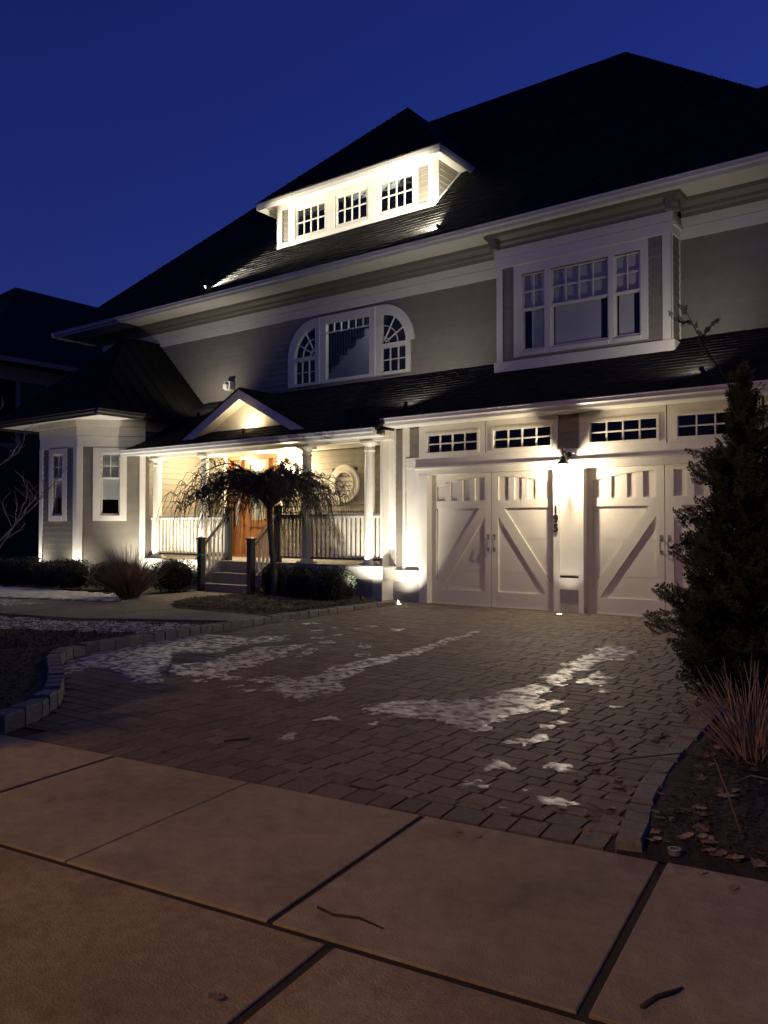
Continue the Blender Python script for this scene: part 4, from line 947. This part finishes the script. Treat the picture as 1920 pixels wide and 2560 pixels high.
def spray_mesh(r):
    V = []; F = []
    def leaf(p, d, L, w, up):
        s = d.cross(up).normalized() * w; k = len(V); n = up * w * .5
        V.extend([p, p + d * L * .45 + s, p + d * L, p + d * L * .45 - s, p + d * L * .45 + n]); F.extend([(k, k + 1, k + 4), (k + 1, k + 2, k + 4), (k + 2, k + 3, k + 4), (k + 3, k, k + 4)])
    p = Vector(); d = Vector((1, 0, 0)); up = Vector((0, 0, 1)); n = 7
    for i in range(n):
        step = .036; q = p + d * step; leaf(p, d, step * 1.4, .006, up)
        for s in (-1, 1):
            L = .11 * (1 - .75 * i / n) * r.uniform(.7, 1.2); dd = (d * .75 + Vector((0, s, 0)) * .7 + Vector((0, 0, r.uniform(-.15, .25)))).normalized(); leaf(q, dd, L, .0075, up)
            for m in (.35, .6, .85):
                for s2 in (-1, 1):
                    d3 = (dd * .8 + dd.cross(up) * s2 * .6 + Vector((0, 0, r.uniform(-.2, .3)))).normalized(); leaf(q + dd * L * m, d3, L * .5 * (1.15 - m * .6), .0065, up)
        d = (d + Vector((0, r.uniform(-.1, .1), r.uniform(-.02, .12)))).normalized(); p = q
    leaf(p, d, .05, .007, up)
    return np.array([tuple(v) for v in V]), np.array(F)
SPR = [spray_mesh(rnd) for _ in range(7)]
def conifer(name, label, loc, h, Rb, ns, seed, lean=(0, 0), leader=None, sc=1.0, skew=1):
    r = random.Random(seed); t = thing(name, label, 'conifer', loc)
    L = Vector(loc)
    MB().tube([L + Vector((lean[0] * k / 6, lean[1] * k / 6, h * .97 * k / 6)) for k in range(7)], [.06 * sc, .055 * sc, .045 * sc, .035 * sc, .025 * sc, .015 * sc, .006], 8).build('trunk', 'bark', t)
    env = lambda k: Rb * float(np.interp(k, (0, .12, .3, .5, .7, .85, .95, 1), (.72, .95, 1.0, .72, .44, .23, .10, .0)))
    Vs = []; Fs = []; off = 0
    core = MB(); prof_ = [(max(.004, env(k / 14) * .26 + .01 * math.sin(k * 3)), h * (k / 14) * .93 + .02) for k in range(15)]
    for i in range(ns):
        k = 1 - math.sqrt(r.random()) if r.random() < .85 else r.random(); k = min(.985, k); az = r.uniform(0, 2 * math.pi)
        lump = .80 + .62 * noise.noise(Vector((math.cos(az) * 1.3, math.sin(az) * 1.3, k * 5 + seed))) + .12 * math.sin(az * 5 + k * 17)
        shell = r.choice((.62, .78, .9, 1.0, 1.06)) ; rad = env(k) * lump * shell
        p = L + Vector((lean[0] * k + math.cos(az) * rad, lean[1] * k + math.sin(az) * rad, .05 + h * k + r.uniform(-.04, .04)))
        el = r.uniform(-.15, .75) + .55 * k; a2 = az + r.uniform(-.55, .55); d = Vector((math.cos(a2) * math.cos(el), math.sin(a2) * math.cos(el), math.sin(el)))
        s = Vector((-math.sin(a2), math.cos(a2), r.uniform(-.9, .9))); s = (s - d * s.dot(d)).normalized(); u = d.cross(s)
        scl = sc * r.uniform(.6, 1.25) * (.75 + .4 * (1 - k))
        V0, F0 = SPR[r.randrange(7)]; Mx = np.array([d, s, u]) * scl
        V1 = V0 @ Mx + np.array(p - d * .1 * scl); Vs.append(V1); Fs.append(F0 + off); off += len(V0)
    for j in range(46):                                    # tips that stick out of the outline
        k = r.uniform(.03, .9); az = r.uniform(0, 6.28); d0 = Vector((math.cos(az), math.sin(az), r.uniform(.05, .55))).normalized(); p0 = L + Vector((math.cos(az) * env(k) * .55, math.sin(az) * env(k) * .55, .05 + h * k)); ext = r.uniform(.2, .42) * (1 - .4 * k) * min(1.6, sc)
        for m in range(5):
            p = p0 + d0 * (env(k) * .45 + ext * m / 4) + Vector((0, 0, -.03 * m * sc)); d = (d0 + Vector((r.uniform(-.5, .5), r.uniform(-.5, .5), r.uniform(-.2, .4)))).normalized(); s = d.orthogonal().normalized(); u = d.cross(s)
            V0, F0 = SPR[r.randrange(7)]; V1 = V0 @ (np.array([d, s, u]) * sc * r.uniform(.55, .9)) + np.array(p - d * .12 * sc); Vs.append(V1); Fs.append(F0 + off); off += len(V0)
    if leader:
        for path_ in leader:
            P = [Vector(p) for p in path_]; core.tube(P, [.010 - .008 * i / max(1, len(P) - 1) for i in range(len(P))], 5)
            for i in range(1, len(P)):
                for m in range(3):
                    f_ = r.random(); p = P[i - 1].lerp(P[i], f_); d0 = (P[i] - P[i - 1]).normalized(); d = (d0 + Vector((r.uniform(-1, 1), r.uniform(-1, 1), r.uniform(-.3, .5))) * .8).normalized(); s = d.orthogonal().normalized(); u = d.cross(s)
                    V0, F0 = SPR[r.randrange(7)]; V1 = V0 @ (np.array([d, s, u]) * .26) + np.array(p); Vs.append(V1); Fs.append(F0 + off); off += len(V0)
    fo = MB(); fo.v = [tuple(v) for v in np.vstack(Vs).tolist()]; fo.f = [tuple(f) for f in np.vstack(Fs).tolist()]
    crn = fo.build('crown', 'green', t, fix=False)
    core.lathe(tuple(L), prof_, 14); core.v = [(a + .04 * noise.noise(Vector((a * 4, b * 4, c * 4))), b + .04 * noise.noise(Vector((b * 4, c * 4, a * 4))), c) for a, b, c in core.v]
    core.build('shade_core', 'core', crn, fix=False)  # dark filling coloured as inner shade, with the leader stems
    return t
CX_, CY_ = -1.75, 7.67
ldr = [[(-1.82, 7.62, 2.6), (-1.86, 7.6, 2.85), (-1.98, 7.52, 3.05), (-2.06, 7.46, 3.22), (-2.14, 7.40, 3.40), (-2.20, 7.36, 3.52)], [(-2.06, 7.46, 3.22), (-2.0, 7.5, 3.3), (-1.96, 7.53, 3.36)], [(-1.8, 7.64, 2.6), (-1.76, 7.68, 2.8), (-1.70, 7.7, 2.92)], [(-2.14, 7.40, 3.38), (-2.2, 7.36, 3.36), (-2.26, 7.32, 3.42)]]
conifer('arborvitae', 'dense dark conifer leaning over the driveway edge before the garage door', (CX_, CY_, .05), 2.78, .53, 1650, 5, (.0, .0), ldr)
conifer('shadow_evergreen', 'tall columnar evergreen added out of view to shade the left of the driveway', (-6.62, -1.0, -.03), 6.2, 1.15, 1500, 9, sc=2.6)  # unseen tree, added to cast the shadow on the driveway's left side

def shrub(loc, rx, ry, rz, label, n=2600, seed=1, group='clipped boxwood shrubs by the porch', name='boxwood_shrub', flat=.0):
    r = random.Random(seed); t = thing(name, label, 'shrub', loc, group)
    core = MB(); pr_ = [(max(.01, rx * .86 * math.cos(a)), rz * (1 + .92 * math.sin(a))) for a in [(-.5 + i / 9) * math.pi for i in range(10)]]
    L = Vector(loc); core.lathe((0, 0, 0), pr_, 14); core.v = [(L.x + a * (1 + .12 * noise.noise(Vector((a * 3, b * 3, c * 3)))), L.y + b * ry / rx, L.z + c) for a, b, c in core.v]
    fo = MB()
    for i in range(n):
        u = r.uniform(-1, 1); az = r.uniform(0, 2 * math.pi); c = math.sqrt(1 - u * u); d = Vector((c * math.cos(az), c * math.sin(az), u))
        k = (.94 + .13 * noise.noise(d * 2.2 + Vector((seed, 0, 0)))) * r.uniform(.86, 1.06)
        sx = abs(d.x) ** .75 * (1 if d.x > 0 else -1); sy = abs(d.y) ** .75 * (1 if d.y > 0 else -1); sz = abs(d.z) ** .75 * (1 if d.z > 0 else -1)
        p = L + Vector((sx * rx * k, sy * ry * k, rz + sz * rz * k))
        a = (d + Vector((r.uniform(-1, 1), r.uniform(-1, 1), r.uniform(-.4, 1))) * .9).normalized(); b = a.orthogonal().normalized(); e = r.uniform(.014, .028)
        b = (Matrix.Rotation(r.uniform(0, 6.28), 3, a) @ b)
        fo.add([p, p + a * e + b * e * .45, p + a * 2 * e, p + a * e - b * e * .45], [(0, 1, 2, 3)])
    o = fo.build('foliage', 'box', t, fix=False); core.build('shade_core', 'core', o, fix=False); return t  # dark body inside the leaves, coloured as their shade
shrub((-10.35, 12.2, .09), .44, .40, .34, 'clipped boxwood beside the white porch corner', 3200, 1)
shrub((-11.35, 12.35, .09), .36, .36, .33, 'rounded boxwood behind the weeping tree trunk, between two others', 2600, 2)
shrub((-12.15, 12.45, .09), .26, .28, .34, 'narrow boxwood against the right newel of the steps', 2000, 3)
shrub((-14.85, 12.0, .09), .50, .46, .36, 'rounded boxwood left of the porch steps beside the dry grass', 3200, 4)
for i, x in enumerate((-16.4, -17.3, -18.2, -19.2, -20.2, -21.2)):
    shrub((x, 10.98 + (.45 if x > -17 else 0), .09), .52, .42, .33 + .03 * (i % 2), 'dark boxwood between the dry grass clump and the left end of the porch' if i == 0 else 'dark boxwood in the hedge row at the foot of the wing', 2200, 20 + i, 'boxwood row under the wing')
# far-left bare sapling
def sapling():
    t = thing('bare_tree', 'slender leafless young tree on the lawn beside the garden path', 'tree', (-13.75, 7.2, .085)); q = MB(); r = random.Random(4)
    def br(p, d, L, rad, lev):
        n = 5; P = [p]; dd = d.normalized()
        for i in range(n):
            dd = (dd + Vector((r.uniform(-.22, .22), r.uniform(-.22, .22), r.uniform(-.05, .16)))).normalized(); P.append(P[-1] + dd * L / n)
        q.tube(P, [rad * (1 - .55 * i / n) for i in range(n + 1)], 5, False)
        if lev < 3:
            for i in range(2, n + 1):
                for _ in range(1 if lev else 2):
                    a = r.uniform(0, 6.28); side_ = Vector((math.cos(a), math.sin(a), r.uniform(.0, .7))); br(P[i], dd * .45 + side_ * .9, L * r.uniform(.38, .62), rad * .55, lev + 1)
    MB().tube([(-13.75, 7.2, .0), (-13.74, 7.22, .8), (-13.72, 7.2, 1.3)], [.04, .033, .03], 8).build('trunk', 'twigl', t)
    br(Vector((-13.72, 7.2, 1.28)), Vector((.05, 0, 1)), 1.9, .034, 0); br(Vector((-13.72, 7.2, 1.2)), Vector((.45, .5, .7)), 1.2, .017, 1); br(Vector((-13.72, 7.2, 1.0)), Vector((.6, .2, .8)), 1.1, .015, 1)
    q.build('crown', 'twigl', t, fix=False)
sapling()
def grass_clump(loc, n, h, spread, label, seed, stiff=1.0, rw=.0035, mname='grass'):
    t = thing('ornamental_grass', label, 'grass clump', loc); q = MB(); r = random.Random(seed); L = Vector(loc)
    for i in range(n):
        a = r.uniform(0, 6.28); sp = spread * r.random() ** .8; hh = h * r.uniform(.45, 1.0) * (1 - .25 * sp / spread); b = L + Vector((math.cos(a), math.sin(a), 0)) * r.uniform(0, .16)
        d = Vector((math.cos(a), math.sin(a), 0)); P = []
        cv = r.uniform(.2, .9) / stiff; w1 = r.uniform(-.05, .05)
        for k in range(6):
            u = k / 5; P.append(b + d * sp * (u * (1 - cv * .3) + cv * .35 * u * u) + Vector((-d.y, d.x, 0)) * w1 * u * u * 2 + Vector((0, 0, hh * (u - .22 * cv * u * u * (1.6 if sp > .5 * spread else .6)))))
        q.tube(P, [rw * (1.1 - .8 * k / 5) for k in range(6)], 3, False)
    q.build('blades', mname, t, fix=False); return t
grass_clump((-14.25, 10.35, .09), 520, 1.3, .85, 'reddish brown ornamental grass clump beside the garden path', 3, 1.1, .006)
grass_clump((-1.27, 5.78, .04), 115, .74, .42, 'cut-back tan ornamental grass below the conifer', 8, 1.6, .0062, 'straw')
# mulch and lawn
def chips(name, poly, z, n, s0, s1, m, seed):
    r = random.Random(seed); q = MB(); xs = [p[0] for p in poly]; ys = [p[1] for p in poly]; c = 0
    while c < n:
        x, y_ = r.uniform(min(xs), max(xs)), r.uniform(min(ys), max(ys))
        if not inpoly(x, y_, poly): continue
        c += 1; s = r.uniform(s0, s1); a = r.uniform(0, 6.28); d = Vector((math.cos(a), math.sin(a), r.uniform(-.4, .4))) * s; e = Vector((-math.sin(a), math.cos(a), r.uniform(-.4, .4))) * s * r.uniform(.2, .5)
        p = Vector((x, y_, (z(x, y_) if callable(z) else z) + r.uniform(.0, .022))); u = Vector((0, 0, s * .3))
        q.add([p - d - e, p + d - e, p + d + e, p - d + e, p + u], [(0, 1, 4), (1, 2, 4), (2, 3, 4), (3, 0, 4)])
    return tag(q.build(name, m, None, fix=False), kind='stuff')
BED = [(-9.42, 9.6), (-11.6, 9.48), (-12.35, 9.95), (-12.78, 10.75), (-12.78, 12.9), (-9.72, 12.9), (-9.42, 12.0)]
b = MB()
bx0, bx1, by0, by1 = -12.9, -9.3, 9.4, 12.96; nx_, ny_ = 60, 60
for j in range(ny_ + 1):
    for i in range(nx_ + 1):
        x_, y_ = bx0 + (bx1 - bx0) * i / nx_, by0 + (by1 - by0) * j / ny_; b.v.append((x_, y_, .09 + (.07 * min(1, max(0, (y_ - 9.5) / .6)) * min(1, max(0, (-9.4 - x_) / .3))) * (.8 + .5 * noise.noise(Vector((x_ * 3, y_ * 3, 0)))) + .012 * noise.noise(Vector((x_ * 14, y_ * 14, 1)))))
for j in range(ny_):
    for i in range(nx_):
        cx = bx0 + (bx1 - bx0) * (i + .5) / nx_; cy = by0 + (by1 - by0) * (j + .5) / ny_
        if inpoly(cx, cy, BED): k = j * (nx_ + 1) + i; b.f.append((k, k + 1, k + nx_ + 2, k + nx_ + 1))
struct(b.build('tree_bed', 'soil', fix=False))
chips('mulch', BED, .14, 5000, .012, .035, 'chip', 31)
RBED = [(-1.36, 3.95), (-1.60, 5.5), (-1.75, 7.5), (-1.8, 9), (1.0, 9), (1.5, 4.3)]
chips('bed_litter', RBED, bedz, 9000, .006, .022, 'chip', 32)
LAWN = [(-9.2, 8.5), (-11.8, 7.2), (-15, 6.8), (-20, 6.75), (-20, 3.0), (-9.6, 4.9), (-9.1, 6.1)]
LBED = [(-6.4, 3.5), (-7.3, 4.3), (-8.6, 5.1), (-9.0, 5.9), (-10.2, 5.3), (-14, 4.0), (-14, 2.2), (-6.6, 3.2)]
chips('kerbside_mulch', LBED, .09, 5000, .01, .03, 'chip', 33)
b = MB(); b.slab(LBED, .05, .0895); struct(b.build('kerbside_bed', 'soil'))
FARL = [(-13.8, 9.9), (-16, 8.9), (-21, 8.4), (-22, 10.6), (-17, 10.7), (-15.2, 11.3)]
def blades(name, poly, n, h0, h1, seed):
    r = random.Random(seed); q = MB(); xs = [p[0] for p in poly]; ys = [p[1] for p in poly]; c = 0
    while c < n:
        x, y_ = r.uniform(min(xs), max(xs)), r.uniform(min(ys), max(ys))
        if not inpoly(x, y_, poly): continue
        c += 1; a = r.uniform(0, 6.28); w = r.uniform(.004, .008); h = r.uniform(h0, h1); l = r.uniform(.2, .9) * h
        q.add([(x - w * math.sin(a), y_ + w * math.cos(a), .083), (x + w * math.sin(a), y_ - w * math.cos(a), .083), (x + l * math.cos(a), y_ + l * math.sin(a), .083 + h)], [(0, 1, 2)])
    return tag(q.build(name, 'grassdry', None, fix=False), kind='stuff')
blades('lawn_grass', LAWN, 30000, .02, .055, 5); blades('border_grass', FARL, 8000, .02, .05, 6)

# ------------------------------------------------------------------ snow and ice
def patch_mesh(name, polys, zf, cell, amp, nsc, mname, thick, thr=0.0, seed=0, Hn=.5, octv=4, capf=1.1):
    q = MB()
    for P in polys:
        xs = [p[0] for p in P]; ys = [p[1] for p in P]; pad = .15
        tp = .035 if (max(xs) - min(xs)) * (max(ys) - min(ys)) < .6 else 0
        x0, y0 = min(xs) - pad, min(ys) - pad; nx = int((max(xs) + pad - x0) / cell) + 2; ny = int((max(ys) + pad - y0) / cell) + 2
        X, Y = np.meshgrid(x0 + np.arange(nx) * cell, y0 + np.arange(ny) * cell)
        D = np.full(X.shape, 1e9); I = np.zeros(X.shape, bool); n = len(P)
        for i in range(n):
            ax_, ay_ = P[i]; bx_, by_ = P[(i + 1) % n]; dx, dy = bx_ - ax_, by_ - ay_
            t_ = np.clip(((X - ax_) * dx + (Y - ay_) * dy) / (dx * dx + dy * dy + 1e-12), 0, 1); D = np.minimum(D, np.hypot(X - ax_ - t_ * dx, Y - ay_ - t_ * dy))
            cnd = ((ay_ > Y) != (by_ > Y)); xi = dx * (Y - ay_) / (dy if abs(dy) > 1e-12 else 1e-12) + ax_; I ^= cnd & (X < xi)
        Fd = np.where(I, D, -D)
        N = np.array([noise.fractal(Vector((float(a) * nsc, float(b_) * nsc * .8, seed)), Hn, 2.0, octv) for a, b_ in zip(X.ravel(), Y.ravel())]).reshape(X.shape)
        Fd = np.minimum(Fd, amp * capf) + amp * N - thr - tp
        idx = {}
        def vert(xx, yy, f):
            key = (round(xx, 4), round(yy, 4))
            if key not in idx: idx[key] = len(q.v); q.v.append((xx, yy, zf(xx, yy) + .003 + thick * min(1, max(0, f) / .06)))
            return idx[key]
        for j in range(ny - 1):
            for i in range(nx - 1):
                c = [(X[j, i], Y[j, i], Fd[j, i]), (X[j, i + 1], Y[j, i + 1], Fd[j, i + 1]), (X[j + 1, i + 1], Y[j + 1, i + 1], Fd[j + 1, i + 1]), (X[j + 1, i], Y[j + 1, i], Fd[j + 1, i])]
                if max(k[2] for k in c) <= 0: continue
                poly = []
                for k in range(4):
                    a, b_ = c[k], c[(k + 1) % 4]
                    if a[2] > 0: poly.append(vert(a[0], a[1], a[2]))
                    if (a[2] > 0) != (b_[2] > 0): f_ = a[2] / (a[2] - b_[2]); poly.append(vert(a[0] + (b_[0] - a[0]) * f_, a[1] + (b_[1] - a[1]) * f_, 0))
                poly = list(dict.fromkeys(poly))
                if len(poly) >= 3: q.f.append(tuple(poly))
    return tag(q.build(name, mname, None, fix=False, smooth=True), kind='stuff')
def G(pts, f): 
    o = []
    for x_, y_ in pts:
        p = px(*f(x_, y_), .035); o.append((p.x, p.y))
    return o
f1 = lambda x_, y_: (x_ * .6028, 1400 + y_ * .603); f2 = lambda x_, y_: (800 + x_ * .6751, 1450 + y_ * .6751)
big = [G([(275, 465), (300, 415), (420, 378), (620, 342), (850, 307), (930, 312), (960, 325), (1180, 315), (1190, 330), (1000, 350), (900, 380), (760, 380), (700, 385), (690, 430), (640, 475), (560, 495), (480, 450), (400, 430), (330, 445)], f1),
       G([(720, 430), (850, 425), (1000, 380), (1100, 360), (1280, 348), (1240, 365), (1130, 400), (1050, 440), (960, 450), (880, 480), (740, 475)], f1),
       G([(1050, 490), (1150, 478), (1230, 500), (1300, 475), (1440, 430), (1560, 405), (1650, 390), (1660, 405), (1500, 450), (1410, 500), (1400, 535), (1320, 545), (1250, 572), (1200, 555), (1140, 530)], f1),
       G([(300, 275), (440, 232), (575, 194), (580, 200), (430, 243), (320, 285)], f2),
       G([(190, 468), (300, 443), (450, 443), (600, 443), (700, 408), (800, 383), (832, 400), (800, 430), (872, 445), (830, 472), (700, 492), (640, 522), (560, 548), (500, 522), (380, 502), (280, 492), (205, 487)], f2),
       G([(838, 367), (930, 313), (1050, 256), (1110, 247), (1165, 272), (1070, 292), (990, 322), (930, 357), (880, 387)], f2),
       G([(1470, 590), (1560, 585), (1655, 595), (1660, 620), (1560, 670), (1620, 635), (1560, 610)], f1)]
small = [G(p, f2) for p in ([(728, 592), (800, 558), (862, 568), (852, 592), (760, 602)], [(808, 547), (890, 513), (908, 525), (840, 548)], [(818, 680), (850, 663), (942, 680), (930, 702), (870, 700)], [(552, 747), (610, 680), (667, 643), (708, 685), (640, 692), (600, 725), (622, 757), (580, 757)], [(798, 778), (850, 798), (900, 803), (992, 815), (920, 823), (830, 812)], [(652, 807), (717, 793), (680, 833), (652, 827)], [(758, 762), (807, 753), (790, 772)], [(843, 482), (920, 468), (962, 463), (900, 490)], [(960, 375), (1030, 340), (1050, 350), (980, 385)])]
small += [G(p, f1) for p in ([(1278, 658), (1380, 638), (1412, 655), (1320, 655)], [(1178, 718), (1250, 688), (1232, 707), (1190, 724)])]
rs = random.Random(6)
for _ in range(46):                                   # crumbs of ice between the wheel tracks
    u, v = rs.choice(((rs.uniform(560, 1000), rs.uniform(1560, 1660)), (rs.uniform(700, 1000), rs.uniform(1550, 1640)), (rs.uniform(1380, 1560), rs.uniform(1650, 1770)), (rs.uniform(330, 700), rs.uniform(1660, 1730))))
    s = rs.uniform(.04, .13); c = px(u, v); small.append([(c.x + s * 1.3 * rs.uniform(.6, 1) * math.cos(a), c.y + s * rs.uniform(.6, 1) * math.sin(a)) for a in [k * math.pi / 4 for k in range(8)]])
patch_mesh('ice', big + small, lambda a, b_: gz(a, b_) + .004, .02, .10, 4.5, 'ice', .006, -.035, seed=3, octv=5, capf=.5)
f5 = lambda x_, y_: (x_ * .3014, 1480 + y_ * .3014)
patch_mesh('lawn_snow', [[(-9.25, 8.45), (-11.7, 7.25), (-15, 6.85), (-17, 6.8), (-15.5, 5.6), (-11.5, 6.0), (-9.3, 6.9)]], lambda a, b_: .092, .04, .30, 3.6, 'dust', .010, .12, 5, octv=6)
patch_mesh('border_snow', [[(-13.5, 9.7), (-16, 8.85), (-21, 8.4), (-21.5, 10.5), (-17, 10.65), (-15.1, 10.6)]], lambda a, b_: .100, .035, .28, 4.4, 'snow', .02, .09, 8, octv=6)
patch_mesh('path_snow', [[(-14.2, 8.6), (-15, 7.1), (-20, 7.0), (-20, 8.1), (-16, 8.6)]], lambda a, b_: .109, .04, .26, 3.4, 'dust', .006, .10, 9, octv=6)

# ------------------------------------------------------------------ litter
def leaf_mesh(seed):
    r = random.Random(seed); q = MB(); n = 3; L = []; Rr = []
    for i in range(n * 2 + 1):
        u = i / (n * 2); w = (.46 if i % 2 else .22) * math.sin(math.pi * (.12 + .8 * u)) * r.uniform(.8, 1.2) + .02
        L.append((u + (.08 if i % 2 else 0), w)); Rr.append((u + (.08 if i % 2 else 0), -w))
    cz = lambda x, y: .16 * abs(y) * r.uniform(.5, 1.6) + .12 * (x - .5) ** 2 + r.uniform(-.02, .03)
    mid = [(i / (n * 2), 0, .03 * r.random()) for i in range(n * 2 + 1)]
    V = mid + [(x, y, cz(x, y)) for x, y in L] + [(x, y, cz(x, y)) for x, y in Rr]; k = n * 2 + 1; F = []
    for i in range(n * 2): F += [(i, i + 1, k + i + 1, k + i), (i + 1, i, 2 * k + i, 2 * k + i + 1)]
    q.add(V, F); q.add([(-.35, .01, .06), (-.35, -.01, .06), (.02, -.012, .02), (.02, .012, .02)], [(0, 1, 2, 3)])
    me = bpy.data.meshes.new('fallen_leaf'); me.from_pydata(q.v, [], q.f); me.materials.append(M['leaf']); return me
LM = [leaf_mesh(i) for i in range(5)]
def put_leaf(x, y, z, s, lab, grp):
    o = bpy.data.objects.new('fallen_leaf', LM[rs.randrange(5)]); link(o, None, (x, y, z)); o.scale = (s, s, s * rs.uniform(.7, 1.5)); o.rotation_euler = (rs.uniform(-.25, .25), rs.uniform(-.25, .25), rs.uniform(0, 6.28)); tag(o, lab, 'leaf', grp)
for _ in range(75):
    a = rs.random(); y_ = 3.95 + 3.0 * rs.random() ** 1.4; x_ = -1.45 - .1 * (y_ - 4) + .02 + abs(rs.gauss(0, .45))
    if x_ < .6: put_leaf(x_, y_, bedz(x_, y_) + .012, rs.uniform(.045, .09), 'curled brown leaf lying on the dark planting bed', 'fallen leaves on the planting bed')
for _ in range(42):
    y_ = 3.95 + 5.5 * rs.random() ** 1.2; x_ = -1.58 - .07 * (y_ - 4) - abs(rs.gauss(0, .38)) - .05
    if inpoly(x_, y_, DRV): put_leaf(x_, y_, gz(x_, y_) + .008, rs.uniform(.05, .09), 'curled brown leaf lying on the pavers beside the kerb', 'fallen leaves on the pavers')
for u, v in ((800, 1815), (1200, 2090), (1130, 2080), (1600, 2120), (560, 2500), (1745, 2190), (1830, 2230), (400, 1830)):
    p = px(u, v, .0); put_leaf(p.x, p.y, .008, .05, 'small dark leaf scrap lying on the concrete walk', 'leaf scraps on the concrete')
def stick(name, P, r, label): return tag(MB().tube(P, [r * 1.1] + [r] * (len(P) - 2) + [r * .6], 6).build(name, 'twig', None, smooth=True), label, 'twig')
stick('twig', [(-2.21, 2.515, .010), (-2.12, 2.50, .012), (-2.02, 2.545, .010), (-1.90, 2.54, .006)], .0055, 'long thin twig lying near the crossing of the slab joints')
stick('twig', [(-.92, 2.62, .010), (-.90, 2.70, .012), (-.865, 2.76, .012), (-.85, 2.81, .009)], .008, 'short stubby twig on the slab beyond the wide joint')
stick('twig', [(-4.45, 4.04, .014), (-4.40, 4.10, .016), (-4.34, 4.20, .014)], .006, 'small twig lying on the pavers')
for i, (P, lab) in enumerate((([(-1.25, 5.0, .06), (-1.05, 4.7, .22), (-.75, 4.45, .28), (-.4, 4.3, .2)], 'long pale dry stem arching over the planting bed toward the walk'), ([(-1.0, 4.25, .06), (-1.08, 4.33, .22), (-1.16, 4.4, .36)], 'short upright dry stem near the sidewalk corner of the bed'), ([(-1.1, 5.3, .06), (-1.5, 5.0, .2), (-1.75, 4.75, .18), (-2.0, 4.7, .1)], 'dark bent stem leaning over the low kerb'))):
    tag(MB().tube(P, .004, 5).build('dry_stem', 'grass' if i < 2 else 'twig', None, smooth=True), lab, 'stem')
q = MB()
for i in range(24):
    a0, a1 = 2 * math.pi * i / 24, 2 * math.pi * (i + 1) / 24; c = Vector((-1.21, 3.90, 0))
    q.hexa([c + Vector((r_ * math.cos(a), r_ * math.sin(a), z_)) for z_ in (.02, .046) for r_, a in ((.022, a0), (.03, a0), (.03, a1), (.022, a1))])
tag(q.build('pipe_cap', 'steel'), 'small pale ring of a pipe cap beside the sidewalk corner', 'pipe cap')
rb = MB(); X, yy = SX0, 12.38
for k in range(4):
    a = k * math.pi / 2; d = Vector((math.cos(a), math.sin(a), 0)); e = Vector((-d.y, d.x, 0)); c = Vector((X, yy, .92)) + d * .068
    rb.hexa([c - e * .068 + Vector((0, 0, -.02)), c + e * .068 + Vector((0, 0, -.02)), c + e * .068 + d * .004 + Vector((0, 0, -.02)), c - e * .068 + d * .004 + Vector((0, 0, -.02)), c - e * .068 + Vector((0, 0, .02)), c + e * .068 + Vector((0, 0, .02)), c + e * .068 + d * .004 + Vector((0, 0, .02)), c - e * .068 + d * .004 + Vector((0, 0, .02))])
rb.tube([(X + .02, yy - .075, .92), (X + .08, yy - .1, .95), (X + .12, yy - .1, .97), (X + .06, yy - .1, .92), (X - .03, yy - .1, .87), (X - .05, yy - .1, .84)], [.012, .016, .014, .012, .014, .01], 4)
tag(rb.build('ribbon', 'ribbon'), 'bright blue ribbon tied round the dark newel post', 'ribbon')
